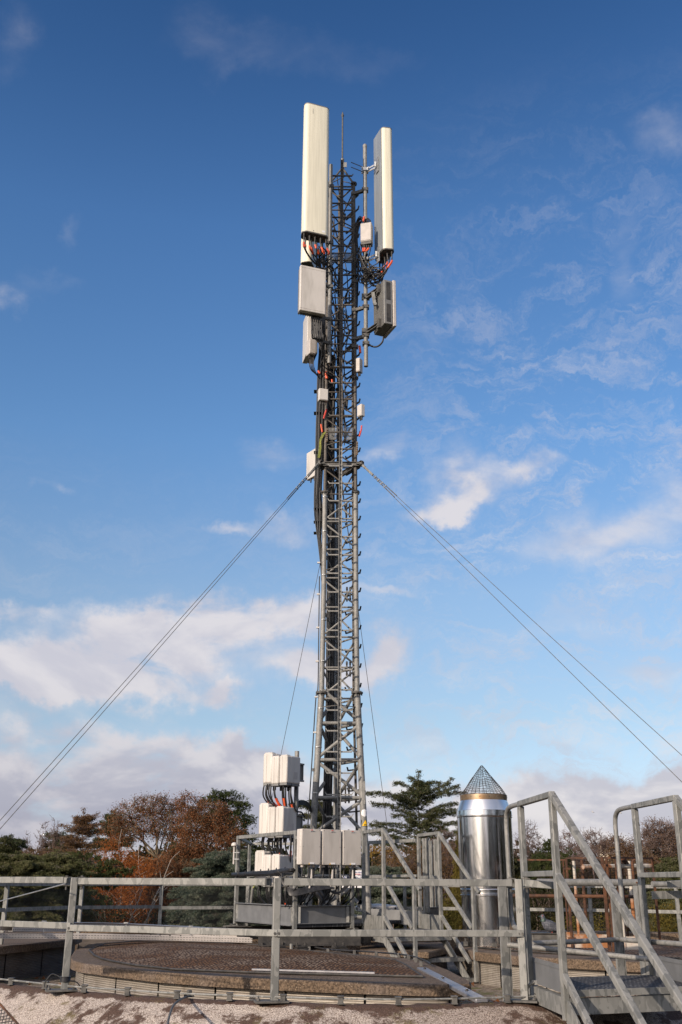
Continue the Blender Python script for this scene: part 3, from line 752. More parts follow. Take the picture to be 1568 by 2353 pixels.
g.lathe(cc, [(.006,0),(.005,.001)], 10, (sdx, Vector((0,0,1)), nrm))
for rr in (.012, .018):
    for s0 in (-1, 1):
        arc = [cc+nrm*.001+sdx*(rr*math.cos(a_)*s0)+Vector((0,0,rr*math.sin(a_)*.8)) for a_ in [x*.25-.75 for x in range(7)]]
        g.tube(arc, .0016, 4)
g.build('sign_symbol', 'black_print', ws)
g = MB(); cy = leg(1, zt_+.17); vs = [cy]; N_ = 28; P2 = [(0,0)]
rows = 8; vs = []; fs = []
for j in range(rows+1):
    yy = -.05+.1*j/rows; wv = math.sqrt(max(.0,.05**2-yy**2))
    for q in range(7): vs.append((-wv+2*wv*q/6, yy))
P_ = curved(vs, .0485, cy, .35)
for j in range(rows):
    for q in range(6): a = j*7+q; fs.append((a, a+1, a+8, a+7))
g.add(P_, fs); g.build('round_sticker', 'white_sign', mast)
g = MB(); c = leg(1, PY(833, 1822, MY).z); g.box(c+Vector((.022,-.044,0)), .035, .006, .30); g.box(c+Vector((.022,-.05,-.03)), .012, .004, .12); g.build('tag_plate', 'galv_mast', mast)

# --------------------------------------------- cables on the mast
def cable(g, pts, r_=.011, k=6, n=6): g.tube(smoothpath(pts, k), r_, n)
rng = random.Random(5)
cb = thing('cable_bundle', 'thick bundle of black cables running up inside the left side of the mast', 'cable bundle', (XC-.13, MY+.2, ZB))
for i in range(16):
    cx = -.185+.105*(i % 8)/7; cy = .20+.10*(i//8)+.02*rng.random()
    pts = []
    for z in [-.5, 0, .8, 1.6, 2.4, 3.2, 4, 4.8, 5.6, 6.4, 7.2, 8.0]:
        sh = -.055*max(0, (2.5-z)/3); pts.append((XC+cx+sh+rng.uniform(-.004,.004)-.02*(z > 5.4), MY+cy+rng.uniform(-.004,.004), z))
    g = MB(); cable(g, pts, .0105+.003*rng.random(), 3); g.build('cable', 'black_rubber', cb)
cb2 = thing('cable_bundle', 'bowed bundle of black cables outside the left leg above and below the guy collar', 'cable bundle', (XC-.4, MY, 4.6))
for i in range(9):
    o_ = i/8; pts = []
    for u, v in [(744,640),(742,760),(735,850),(733,930),(731,1000),(730,1070),(727,1130),(728,1185),(735,1240),(741,1290),(744,1340)]:
        k_ = 14 if 700 < v < 1200 else 6
        q = PY(u-4+o_*k_*1.15, v, MY+.02+.05*(i % 3)); pts.append(q+Vector((rng.uniform(-.003,.003), 0, 0)))
    g = MB(); cable(g, pts, .0095+.002*rng.random(), 4); g.build('cable', 'black_rubber', cb2)
for v in (1040, 1170, 1200, 1225, 950, 900):
    g = MB(); c = PY(732, v, MY+.07); g.bar(c+Vector((-.07,0,0)), c+Vector((.05,0,0)), .12, .006); g.build('cable_tie', 'black_rubber', cb2)
for i in range(12):
    pts = []; o_ = i/11
    for u, v in [(740,735),(741,790),(742,850),(741,900),(739,960),(738,1030),(736,1080)]: pts.append(PY(u-7+o_*16, v, MY+.06+.05*(i % 4))+Vector((rng.uniform(-.008,.008), 0, 0)))
    g = MB(); cable(g, pts, .010+.003*rng.random(), 4); g.build('cable', 'black_rubber', cb2)
for i in range(14):
    u = rng.uniform(722, 758); v = rng.uniform(560, 620) if i % 2 else rng.uniform(735, 800); p = PY(u, v, 13.6); g = MB()
    cable(g, [p, p+Vector((rng.uniform(-.06,.10), .1, -.10)), p+Vector((rng.uniform(-.05,.14), .2, -.24)), p+Vector((rng.uniform(0,.18), .3, -.34))], .010); g.build('cable', 'black_rubber', cb2)
# thin cable down the outside of the left leg with white clips
oc = thing('earth_cable', 'thin dark cable clipped down the outside of the left mast leg', 'cable', leg(0, 0))
g = MB(); pts = [leg(0, z)+Vector((-.065-.01*(z < 2.5), -.02, 0)) for z in (-.5, .5, 1.5, 2.4, 2.6, 3.5, 4.2)]; cable(g, pts, .009); g.build('cable', 'black_rubber', oc)
for u, v in [(733,1293),(732,1365.5),(731,1442),(729.5,1519.5),(727,1601.5),(724,1683)]:
    c = PY(u, v, MY-.02); g = MB(); g.box(c, .045, .03, .022); g.build('clip', 'white_paint', oc, bevel=.003)
g = MB(); c = PY(722,1769,MY-.02); g.box(c, .05, .03, .04); g.build('clip', 'galv_old', oc)
# tangle of feeder cables inside the upper half
tg = thing('cable_bundle', 'tangled black feeder cables inside the upper part of the mast', 'cable bundle', (XC, MY+.2, 8))
for i in range(15):
    pts = []; x = rng.uniform(-.16, .08); y = rng.uniform(.1, .3); z = 6.4+rng.uniform(0, 1.2); top = rng.uniform(8.6, 10.9)
    while z < top: pts.append((XC+x, MY+y, z)); x += rng.uniform(-.05,.05); x = max(-.19, min(.14, x)); y = max(.05, min(.33, y+rng.uniform(-.05,.05))); z += rng.uniform(.18,.4)
    g = MB(); cable(g, pts, .0085+.003*rng.random(), 4); g.build('cable', 'black_rubber', tg)
for i in range(8):
    c = Vector((XC+rng.uniform(-.13,.1), MY+rng.uniform(.02,.25), rng.uniform(7.3, 10.3))); rr = rng.uniform(.05,.10); g = MB()
    pts = [c+Vector((rr*math.cos(a), .03*math.sin(2*a), rr*.8*math.sin(a))) for a in [x*.6 for x in range(10)]]; cable(g, pts, .008); g.build('cable_loop', 'black_rubber', tg)
# second bundle going up on the right behind the right leg in the top part
rb = thing('cable_bundle', 'black cables behind the right leg near the small grey box', 'cable bundle', leg(1, 9.5))
for i in range(5):
    g = MB(); o_ = i*2.4
    cable(g, [PY(814+o_*.5, 880, MY+.08), PY(813+o_*.6, 800, MY+.08), PY(817+o_*.4, 730, MY+.08), PY(814+o_, 640, MY+.04), PY(815+o_, 590, MY), PY(814+o_*.8, 545, MY-.03), PY(820+o_, 517-o_*.5, MY-.08), PY(834+o_*1.2, 507-o_*.6, MY-.12), PY(841+o_*1.3, 514, MY-.15)], .0085)
    g.build('cable', 'black_rubber', rb)
for u, v in [(749.5,862),(827,803)]:
    g = MB(); a = PY(u-.5, v-8, MY-.06); b_ = PY(u+1.5, v+8, MY-.06); g.tube([a, b_], .019, 8); g.build('orange_tag', 'orange_tag', rb)
for pp_, m_ in (([(738,975),(739.5,985),(741,993)], 'orange_tag'), ([(751,940),(747,952),(744,962)], 'red_print'), ([(831.5,978),(830,990),(826,1003)], 'red_print'), ([(763,872),(764,880)], 'orange_tag')):
    g = MB(); cable(g, [PY(u, v, MY-.05) for u, v in pp_], .013); g.build('cable_sleeve', m_, cb2)
g = MB()
for k_ in range(3): cable(g, [PY(750,992,MY-.05), PY(742+k_,997+k_*2,MY-.05), PY(736+k_,1010+k_*2,MY-.03), PY(734+k_*2,1030,MY-.02), PY(731+k_*2,1052,MY-.02)], .006)
tag(g.build('earth_wire', 'green_wire', None, loc=PY(742,1000,MY)), 'thin yellow-green earth wires on the left leg above the guy collar', 'wire')
# earthing bars on legs
for (u, v) in ((751, 1000), (821, 1030)):
    tb = thing('terminal_bar', 'copper terminal bar with bolts on the '+('left leg above the guy collar' if u < 800 else 'right leg above the guy collar'), 'terminal bar', PY(u, v, MY-.04))
    g = MB(); g.box(PY(u, v, MY-.045), .03, .008, .22); g.build('bar', 'copper_band', tb)
    for k_ in range(6): g = MB(); g.lathe(PY(u, v, MY-.05)+Vector((0,0,-.09+.036*k_)), [(.012,0),(.012,.015)], 6, (Vector((1,0,0)), Vector((0,0,1)), Vector((0,-1,0)))); g.build('bolt', 'galv_old', tb)

# ============================================================ EQUIPMENT ON THE MAST
def frame(yaw): # x right, y away, rotated about z
    return (Vector((math.cos(yaw), math.sin(yaw), 0)), Vector((-math.sin(yaw), math.cos(yaw), 0)), Vector((0,0,1)))
def rrect(w_, d_, rad, n=6):
    out = []
    for cx, cy, a0 in ((w_/2-rad, -d_/2+rad, -90), (w_/2-rad, d_/2-rad, 0), (-w_/2+rad, d_/2-rad, 90), (-w_/2+rad, -d_/2+rad, 180)):
        for k in range(n+1): a = R(a0+90*k/n); out.append((cx+rad*math.cos(a), cy+rad*math.sin(a)))
    return out
def loft(g, c, ax, rings):
    X, Y, Z = ax; k = len(g.v); n = len(rings[0][0])
    for pts, z in rings:
        for x, y in pts: g.v.append(tuple(c+X*x+Y*y+Z*z))
    for i in range(len(rings)-1):
        for j in range(n): a = k+i*n+j; b_ = k+i*n+(j+1) % n; g.f.append((a, b_, b_+n, a+n))
    g.f.append(tuple(k+j for j in range(n))[::-1]); g.f.append(tuple(k+(len(rings)-1)*n+j for j in range(n))); return g
def sectorantenna(label, c, yaw, w_, d_, L, frontback=1, nconn=8, group=None):
    """c = centre of the bottom; local -y is the radiating front"""
    ax = frame(yaw); t = thing('panel_antenna', label, 'antenna', c)
    prof = rrect(w_, d_, .075 if d_ > .15 else d_*.42, 8)
    # flatter back: push back corners out
    prof = [(x*(1.0 if y < 0 else .93), y) for x, y in prof]
    sc_ = lambda k: [(x*k, y*k) for x, y in prof]
    g = MB(); loft(g, c, ax, [(sc_(1), .012), (sc_(1), L-.012)]); g.build('radome', 'radome', t)
    g = MB(); loft(g, c, ax, [(sc_(.96), -.006), (sc_(1.015), -.002), (sc_(1.015), .02), (sc_(.99), .022)]); g.build('bottom_cap', 'galv_old', t)
    g = MB(); loft(g, c, ax, [(sc_(.99), L-.022), (sc_(1.01), L-.02), (sc_(1.01), L-.004), (sc_(.9), L)]); g.build('top_cap', 'unit_grey', t)
    X, Y, Z = ax
    g = MB(); g.box(c+Y*(d_/2+.003)+Z*(L/2), w_*.72, .012, L*.985, ax); g.build('back_plate', 'radome_back', t)
    g = MB(); g.box(c-Y*(d_/2+.0008)+X*(w_*.28)+Z*.07, .05, .002, .035, ax); g.build('rating_label', 'white_sign', t)
    g = MB(); g.box(c-Y*(d_/2+.0008)-X*(w_*.1)+Z*.045, .014, .003, .014, ax); g.build('screw', 'unit_grey', t)
    g = MB(); g.box(c-Y*(d_/2+.0008)-X*(w_*.2)+Z*(L-.16), .004, .003, .10, ax); g.build('dirt_mark', 'galv_old', t)
    conns = []
    for i in range(nconn):
        x = (i/(nconn-1)-.5)*w_*.84; y = -.25*d_ + (.28*d_ if i % 2 else 0)
        q = c+X*x+Y*y; g = MB(); g.lathe(q+Z*-.10, [(.010,0),(.013,.01),(.013,.05),(.016,.055),(.016,.10)], 10); g.build('connector', 'dark_steel', t); conns.append(q+Z*-.10)
    return t, conns, ax
E1c = PY(722, 543, 13.12); E1c.z = 9.47
t1, con1, ax1 = sectorantenna('big cream panel antenna facing the front left of the mast top', E1c, R(20), .43, .21, 2.53, nconn=9)
E2c = PY(884, 600, 13.82); E2c.z = 9.62
t2, con2, ax2 = sectorantenna('slimmer looking cream panel antenna at the right seen from its side', E2c, R(112), .42, .20, 2.47)
# brackets of the right antenna to its pole
pole = thing('mounting_pole', 'long grey steel pole right of the mast carrying the right antenna', 'pole', PY(841, 840, 13.9))
g = MB(); pa = PY(843.5, 334, 13.9); pb = PY(841.5, 842, 13.9); pa.y = pb.y
g.tube([(pb.x, pb.y, pb.z), (pb.x, pb.y, pa.z)], .034, 14); g.lathe((pb.x, pb.y, pa.z-.05), [(.037,0),(.037,.045),(.03,.06)], 14); g.build('tube', 'galv_mast', pole)
px, py = pb.x, pb.y
def clampset(z, arm_to, name='clamp', m='galv'):
    g = MB(); c = Vector((px, py, z)); a = V3(arm_to)
    g.box(c+Vector((0,-.045,0)), .12, .012, .055); g.box(c+Vector((0,.045,0)), .12, .012, .055)
    for e in (-.05, .05): g.tube([c+Vector((e,-.10,0)), c+Vector((e,.09,0))], .006, 6); g.lathe(c+Vector((e,-.07,0)), [(.011,0),(.011,.012)], 6, (Vector((1,0,0)),Vector((0,0,1)),Vector((0,1,0))))
    g.bar(c+Vector((.03,0,.03)), a+Vector((0,0,.03)), .012, .03); g.bar(c+Vector((.03,0,-.03)), a+Vector((0,0,-.03)), .012, .03)
    g.build(name, m, pole)
for v, du in ((392, 0), (597, 3)):
    z = PY(843, v, 13.9).z; X2, Y2, Z2 = ax2
    back = Vector((E2c.x, E2c.y, z))+Y2*.115-X2*.02
    clampset(z, back, 'antenna_bracket', 'zinc')
    g = MB(); g.box(back+Y2*.008, .10, .012, .30, ax2); g.lathe(back+Y2*.04, [(.018,-.05),(.018,.05)], 10); g.build('antenna_bracket', 'zinc', pole)
    g = MB(); c = Vector((px, py, z))
    for e in (0, -.10): g.tube([c+Vector((-.02,-.03,e+.04)), c+Vector((-.24,-.10,e+.09))], .007, 6)
    g.build('threaded_rod', 'galv_old', pole)
for v in (437, 640, 706, 772, 790):
    z = PY(843, v, 13.9).z; c = Vector((px, py, z)); l_ = leg(1, z)
    g = MB(); g.bar(l_, c, .05, .05) if v in (437, 706, 772) else None
    g.box(c+Vector((0,-.04,0)), .11, .012, .05); g.box(c+Vector((0,.04,0)), .11, .012, .05)
    for e in (-.045, .045): g.tube([c+Vector((e,-.08,0)), c+Vector((e,.08,0))], .006, 6)
    g.box(l_+Vector((0,-.032,0)), .10, .012, .05); g.box(l_+Vector((0,.032,0)), .10, .012, .05)
    g.build('pole_clamp', 'galv_old', pole)
# left pole behind the big antenna
lp = thing('mounting_pole', 'grey pole behind the left antenna with only its top showing', 'pole', PY(752, 700, 13.75))
q0 = PY(750, 835, 13.75); q1 = PY(762, 379, 13.75); lx = q0.x-.02
lx = PY(761.5, 390, 13.75).x
g = MB(); g.tube([(lx-.005, 13.75, q0.z), (lx-.005, 13.75, q1.z)], .030, 12); g.build('tube', 'galv_mast', lp)
for v in (430, 560, 660, 735, 790):
    z = PY(755, v, 13.75).z; c = Vector((lx-.005, 13.75, z)); g = MB(); g.bar(leg(0, z), c, .045, .045); g.box(c+Vector((0,-.04,0)), .11, .012, .05); g.box(c+Vector((0,.04,0)), .11, .012, .05); g.build('pole_clamp', 'galv_old', lp)
    if v > 500:
        g = MB(); g.bar(c, c+Vector((-.2,-.15,0)), .04, .04); g.build('bracket_arm', 'galv_old', lp)

# cables from the antennas
def drop(name, label, cons, ends, mids, tags=True, r_=.0105, seed=1):
    t = thing(name, label, 'cables', cons[0]); rg = random.Random(seed)
    for i, c in enumerate(cons):
        e = ends[i % len(ends)]+Vector((rg.uniform(-.03,.03), rg.uniform(-.03,.03), rg.uniform(-.02,.02)))
        m_ = mids(i, c, e, rg); P_ = smoothpath([c+Vector((0,0,.04)), c+Vector((0,0,-.05))]+m_+[e], 6)
        g = MB(); g.tube(P_, r_, 7); co = g.build('cable', 'black_rubber', t)
        if tags:
            a = P_[7+rg.randint(0, 2)]; k = P_.index(a); g = MB(); g.tube(P_[k:k+rg.randint(3, 6)], r_*rg.uniform(1.4, 1.9), 6); g.build('orange_tag', rg.choice(['orange_tag', 'orange_tag', 'faded_tag']), co)
    return t
drop('feeder_cables', 'black cables with orange tags curling out under the big left antenna', con1, [PY(735,612,13.35), PY(741,616,13.45), PY(745,610,13.6)],
     lambda i, c, e, rg: [c+Vector((.01+.005*i, .02, -.17)), c.lerp(e, .55)+Vector((-.02, .0, -.11+.012*i))], seed=2)
drop('feeder_cables', 'black cables with orange tags curling out under the right antenna', con2, [PY(848,632,13.9), PY(838,612,13.95), PY(852,650,13.95), PY(870,640,14.0)],
     lambda i, c, e, rg: [c+Vector((-.02, .0, -.14-.01*i)), c.lerp(e, .5)+Vector((.0, .0, -.20+.02*(i % 4)))], seed=3)
# dense tangles of jumpers beneath both antennas
tj = thing('jumper_cables', 'dense dark tangle of jumper cables between the big left antenna and the mast', 'cables', PY(745,590,13.6))
for i in range(22):
    p = PY(rng.uniform(728,764), rng.uniform(548,600), rng.uniform(13.3,14.0)); e = PY(rng.uniform(735,770), rng.uniform(600,660), rng.uniform(13.6,14.2)); g = MB()
    cable(g, [p, p.lerp(e,.35)+Vector((rng.uniform(-.10,.05),0,-.08)), p.lerp(e,.7)+Vector((rng.uniform(-.05,.06),0,-.10)), e], rng.uniform(.007,.011)); g.build('cable', 'black_rubber', tj)
tj = thing('jumper_cables', 'dense dark tangle of jumper cables around the right pole', 'cables', PY(840,620,13.9))
for i in range(22):
    p = PY(rng.uniform(818,850), rng.uniform(575,640), rng.uniform(13.7,14.1)); e = PY(rng.uniform(835,888), rng.uniform(612,660), rng.uniform(13.7,14.0)); g = MB()
    cable(g, [p, p.lerp(e,.35)+Vector((rng.uniform(-.05,.05),0,-.10)), p.lerp(e,.7)+Vector((rng.uniform(-.04,.06),0,-.10)), e], rng.uniform(.007,.010)); g.build('cable', 'black_rubber', tj)
for i in range(8):
    c = PY(rng.uniform(826,866), rng.uniform(590,640), 13.8); rr = rng.uniform(.05,.11); g = MB()
    cable(g, [c+Vector((rr*math.cos(a), .03*math.sin(2*a), rr*.9*math.sin(a))) for a in [x*.6 for x in range(10)]], .0075); g.build('cable_loop', 'black_rubber', tj)
# swags of cable on the right pole
t = thing('feeder_cables', 'loose swags of black cable hanging between right pole and right antenna', 'cables', PY(860,630,13.8))
for i in range(11):
    a = PY(825+rng.uniform(-5,4), 560+i*6, 13.9); b_ = PY(868+rng.uniform(-14,26), 610+rng.uniform(-5,20), 13.8); m_ = a.lerp(b_, .5)+Vector((rng.uniform(-.05,.05),0,-.12-.2*rng.random()))
    g = MB(); cable(g, [a, a.lerp(m_,.5)+Vector((-.03,0,-.06)), m_, b_], .0085); g.build('cable', 'black_rubber', t)
for i in range(4):
    a = PY(880+i*3, 615+2*i, 13.85); b_ = PY(868+i*4, 660-i, 13.95); g = MB(); cable(g, [a, a.lerp(b_, .5)+Vector((.04-.03*i,0,-.05)), b_], .0085); g.build('cable', 'black_rubber', t)

# boxes
def radiobox(name, label, cat, c, yaw, w_, d_, h_, m='white_paint', tilt=0, fins=None, glands=3, lid=True, conn_drop=.06, rim=True, group=None, bev=.01):
    ax = frame(yaw); X, Y, Z = ax
    if tilt:
        Rm_ = Matrix.Rotation(tilt, 3, X); Y = Rm_ @ Y; Z = Rm_ @ Z; ax = (X, Y, Z)
    t = thing(name, label, cat, c, group)
    if fins:
        g = MB(); g.box(c-Y*(d_*.26), w_, d_*.48, h_, ax); g.build('front_cover', m, t, bevel=bev)
        g = MB(); g.box(c+Y*(d_*.24), w_*.94, d_*.50, h_*.97, ax)
        for k in range(11): g.box(c+Y*(d_*.30)+X*((k/10-.5)*w_*.86), .006, d_*.46, h_*1.0, ax)
        g.build('heat_sink', fins, t)
    else:
        g = MB(); g.box(c, w_, d_, h_, ax); g.build('body', m, t, bevel=bev)
        if rim: g = MB(); g.box(c-Y*(d_*.5+.003), w_*.9, .006, h_*.9, ax); g.build('lid', m, t, bevel=.003)
    for k in range(glands):
        q = c-Z*(h_/2)+X*((k-(glands-1)/2)*w_*.7/max(1, glands))+Y*(.0); g = MB(); g.lathe(q-Z*conn_drop, [(.009,0),(.012,.005),(.012,conn_drop*.6),(.015,conn_drop*.62),(.015,conn_drop)], 8, ax); g.build('gland', 'dark_steel', t)
    return t, ax
# big white unit on the left below the antenna
c = PY(716.5, 671, 13.15)
t, ax = radiobox('radio_unit', 'large white square radio unit below the big left antenna', 'radio unit', c, R(20), .415, .15, .80, 'white_paint', fins='unit_grey', glands=0)
X, Y, Z = ax
g = MB()
for e in (-1, 1): g.box(c-Y*.148*.50-Y*.001+X*(e*.185), .003, .004, .78, ax)
for e in (-1, 1): g.box(c-Y*.148*.50-Y*.001+Z*(e*.36), .41, .004, .003, ax)
g.build('seam', 'unit_light', t)
for k in range(5):
    g = MB(); q = c-Z*.40+X*(.02+.032*k)+Y*.03; g.lathe(q-Z*.10, [(.012,0),(.015,.01),(.015,.1)], 10); g.build('connector', 'dark_steel', t)
t = thing('feeder_cables', 'black cables hanging from the large white unit back to the mast', 'cables', c-Z*.45)
for k in range(6):
    q = c-Z*.45+X*(.02+.032*k)+Y*.03; g = MB(); cable(g, [q, q-Z*.15, q-Z*.34+X*(.02), PY(738+k,772+k*5,13.6), PY(742+k,800+k*7,13.95)], .011); g.build('cable', 'black_rubber', t)
for k in range(4):
    g = MB(); cable(g, [PY(742+k,722,13.5), PY(738+k*2,745,13.5), PY(744,760+3*k,13.6), PY(747,730,13.6)], .009); g.build('cable', 'black_rubber', t)
# third antenna and unit behind, on the back left
E3c = PY(709, 616, 14.35); t3 = thing('panel_antenna', 'narrow cream panel antenna mostly hidden behind the big left one', 'antenna', E3c)
ax3 = frame(R(78)); g = MB(); loft(g, E3c, ax3, [(rrect(.40,.2,.07,6), 0), (rrect(.40,.2,.07,6), 2.3)]); g.build('radome', 'radome', t3)
g = MB(); loft(g, E3c-Vector((0,0,.01)), ax3, [(rrect(.39,.19,.07,6), 0), (rrect(.39,.19,.07,6), .012)]); g.build('bottom_cap', 'galv_old', t3)
c = PY(713, 775, 14.3)
t, ax = radiobox('radio_unit', 'narrow pale radio unit low on the left behind the cable drop', 'radio unit', c, R(-77), .40, .17, .78, 'white_paint', fins='unit_grey', glands=0)
c = PY(716.5, 800, 13.95)
t, ax = radiobox('junction_box', 'beige grey box hanging in front of the narrow left unit', 'box', c, R(24), .075, .05, .20, 'unit_light', glands=0)
c = PY(715, 800, 13.9)
t, ax = radiobox('radio_unit', 'small weathered beige remote unit at the lower left of the upper mast', 'radio unit', c, R(28), .11, .13, .27, 'unit_light', glands=3)
t = thing('feeder_cables', 'thin black cable loops under the small beige unit on the left', 'cables', PY(715,825,13.9))
for k in range(4):
    g = MB(); cable(g, [PY(712+3*k,822,13.9), PY(712+3*k,840,13.9), PY(718+3*k,853+2*k,13.95), PY(731+k,860+3*k,14)], .008); g.build('cable', 'black_rubber', t)
g = MB(); g.tube([PY(731,852,13.95), PY(735.5,858,13.95)], .016, 6); g.build('orange_tag', 'orange_tag', t)
# right grey unit with back bracket
c = PY(881, 708, 13.75)
X, Y, Z = ax = frame(R(112)); t = thing('radio_unit', 'grey ribbed radio unit with pale front cover below the right antenna', 'radio unit', c)
# local x = width (seen edge on), y axis = thickness to the right
fx = frame(R(112))
X, Y, Z = fx
g = MB(); g.box(c-Y*.10*-1*0-Vector((0,0,0)), .40, .15, .80, fx); g.build('heat_sink', 'unit_grey', t, bevel=.012)
g = MB(); g.box(c-Y*.105, .42, .055, .84, fx); g.build('front_cover', 'unit_light', t, bevel=.01)
g = MB()
for zo in (-.2, .2): g.box(c+Z*zo-X*.2015, .006, .07, .32, fx)
g.build('recess', 'dark_steel', t)
for k in range(9): g = MB(); g.box(c+Y*.08+X*((k-4)*.042), .006, .02, .76, fx); g.build('fin', 'unit_grey', t)
for zo in (.30, -.34):
    g = MB(); p = Vector((px, py, c.z+zo+.0)); q = c+Y*.10-X*.05+Z*zo; g.bar(p, q+Vector((0,0,.02)), .06, .012); g.bar(p-Vector((0,0,.05)), q-Vector((0,0,.03)), .06, .012); g.box(q, .08, .05, .16, fx); g.box(p+Vector((0,-.045,0)), .13, .012, .07); g.box(p+Vector((0,.045,0)), .13, .012, .07); g.build('swivel_bracket', 'galv_old', t)
g = MB(); g.bar(PY(857,672,13.7), PY(861,697,13.7), .05, .03); g.lathe(PY(862,699,13.68), [(.028,-.02),(.028,.02)], 12, (Vector((1,0,0)), Vector((0,0,1)), Vector((0,-1,0)))); g.build('tilt_arm', 'galv', t)
g = MB(); cable(g, [PY(882,772,13.85), PY(879,786,13.85), PY(868,796,13.9), PY(856,796,13.95), PY(846,790,13.95)], .015); tag(g.build('feeder_cable', 'black_rubber', None, loc=PY(868,796,13.9)), 'single thick black cable sagging under the grey right unit', 'cable')
# grey box on the right pole
c = PY(843.2, 538, 13.72)
t, ax = radiobox('radio_unit', 'weathered grey box clamped on the right pole beside the antenna', 'radio unit', c, R(-14), .185, .13, .36, 'unit_light', glands=3)
g = MB(); g.box(c-Vector((0,0,.20)), .17, .11, .05, frame(R(-14))); g.build('lower_flange', 'galv_old', t)
t = thing('feeder_cables', 'black and red cables below and above the weathered grey box', 'cables', c)
for k in range(5):
    q = c+Vector((-.06+.03*k, -.03, -.2)); g = MB(); cable(g, [q, q-Vector((0,0,.10)), q+Vector((rng.uniform(-.05,.05),0,-.22)), PY(830+k*4,592+3*k,13.95)], .010); co = g.build('cable', 'black_rubber', t)
    if k in (0, 1, 3): g = MB(); g.tube([q-Vector((.0,.01,.10)), q-Vector((.015*k,.01,.17))], .017, 6); g.build('orange_tag', ('orange_tag' if k else 'red_print'), co)
q = PY(836,504,13.75); g = MB(); g.tube([q+Vector((.008,0,.05)), q-Vector((.008,0,.05))], .018, 6); g.build('orange_tag', 'orange_tag', t)
for k in range(5):
    g = MB(); cable(g, [PY(833+k*4.5,514,13.72), PY(833+k*4.5,506,13.75), PY(828+k*3,497+k*2,13.85), PY(820+k,508,13.95), PY(816+k,530,14)], .008); g.build('cable', 'black_rubber', t)
# small boxes
def smallbox(label, u, v, Y_, w_, d_, h_, yaw, m='white_paint', gl=2):
    return radiobox('junction_box', label, 'box', PY(u, v, Y_), yaw, w_, d_, h_, m, glands=gl, bev=.006)
smallbox('small bright white box on the left leg below the upper units', 742.5, 909, 13.78, .145, .09, .20, R(18), gl=3)
smallbox('small beige two-part box on the right leg below the long pole', 826, 841, 13.88, .07, .10, .24, R(-28), 'unit_light')
smallbox('slim white box on the right leg beside the lower foot plates', 830, 944.5, 13.9, .10, .07, .20, R(-50), 'white_paint')
t, ax = radiobox('panel_antenna', 'flat pale panel on the left behind the guy collar', 'antenna', PY(719.5, 1067, 14.25), R(-55), .29, .06, .46, 'white_paint', glands=2, rim=False)
# clustered dark hardware inside mast
for i, (u, v) in enumerate([(796,925),(763,922),(757,500),(790,505)]):
    g = MB(); c = PY(u, v, MY+.28); g.box(c, .05, .05, .16); g.tube([c+Vector((0,0,-.12)), c+Vector((.02,0,.12))], .02, 8)
    tag(g.build('cable_splice', 'dark_steel', None, loc=c), ['dark splice box inside the mast right of the rail','dark splice box inside the mast left of the rail','dark fitting high inside the mast left of the rail','dark fitting high inside the mast right of the rail'][i], 'fitting')

# ============================================================ GUY WIRES
def guy(label, pts, r_=.0038, n0=6):
    a = V3(pts[0]); b_ = V3(pts[-1]); d = (b_-a).normalized(); t = thing('guy_wire', label, 'guy wire', a)
    mid = a.lerp(b_, .5)-Vector((0,0,.01*(b_-a).length*.3)); g = MB(); g.tube(smoothpath([a, mid, b_], 8), r_, 6); g.build('strand', 'galv_old', t)
    g = MB(); g.tube([a+d*.12, a+d*.34], .010, 8); g.build('turnbuckle', 'galv', t); g = MB(); g.tube([a, a+d*.12], .015, 8); g.build('shackle', 'galv', t)
    for k in range(4): g = MB(); g.lathe(a+d*(.40+.09*k), [(.012,-.01),(.012,.01)], 8); g.build('wire_clip', 'galv', t)
    g = MB(); g.tube([a+d*.38, a+d*.95], .0075, 8); g.build('grip', 'galv_old', t)
    return t
def through(start, u, v, Y, ext=1.6):
    p = PY(u, v, Y); d = p-start; return start+d*ext
gl = leg(0, ZG)+Vector((-.10,-.06,0)); gr_ = leg(1, ZG)+Vector((.08,-.05,0))
s_ = Vector((0,0,.006))
guy('upper of the two guy wires going down to the left', [gl+s_, through(gl+s_, 0, 1880, 11.0)])
guy('lower of the two guy wires going down to the left', [gl-s_+Vector((.01,.02,0)), through(gl-s_, 0, 1898, 11.0)])
guy('upper guy wire going down to the right', [gr_+s_, through(gr_+s_, 1568, 1731, 11.2)])
guy('lower guy wire going down to the right', [gr_-s_, through(gr_-s_, 1568, 1792, 11.0)])
bl = leg(2, ZG)
guy('thin rear guy wire seen left of the mast', [bl, through(bl, 645, 1738, 16.6, 1.25)], .0042)
guy('thin rear guy wire seen right of the mast', [bl+Vector((.05,0,-.1)), through(bl+Vector((.05,0,-.1)), 880, 1822, 16.9, 1.15)], .0042)
#@@PART3@@
# ============================================================ PLATFORM AT THE MAST BASE
e1 = Vector((.87,.5,0)).normalized(); e2 = Vector((-.5,.87,0)).normalized(); Zv = Vector((0,0,1))
P0 = PY(677, 2134, 12.1); P0.z = -.49
P1 = PY(541, 2123, 13.6); P1.z = -.49
P2 = PY(809, 2128, 12.55); P2.z = -.49
P3 = PY(836.5, 2135, 12.72); P3.z = -.52
TOP = .565
pf_ = thing('equipment_platform', 'raised galvanised steel platform with rails around the mast foot', 'platform', P0)
AX = (e1, e2, Zv)
def post(p, top, bot, s=.045, name='post', par=None, m='galv'):
    g = MB(); g.box((p.x, p.y, (top+bot)/2), s, s*.8, top-bot, AX); return g.build(name, m, par or pf_, bevel=.003)
def at(p, z): return Vector((p.x, p.y, z))
post(P0, TOP, -.49, .046); post(P1, TOP, -.49, .046); post(P2, .19, -.50, .046)
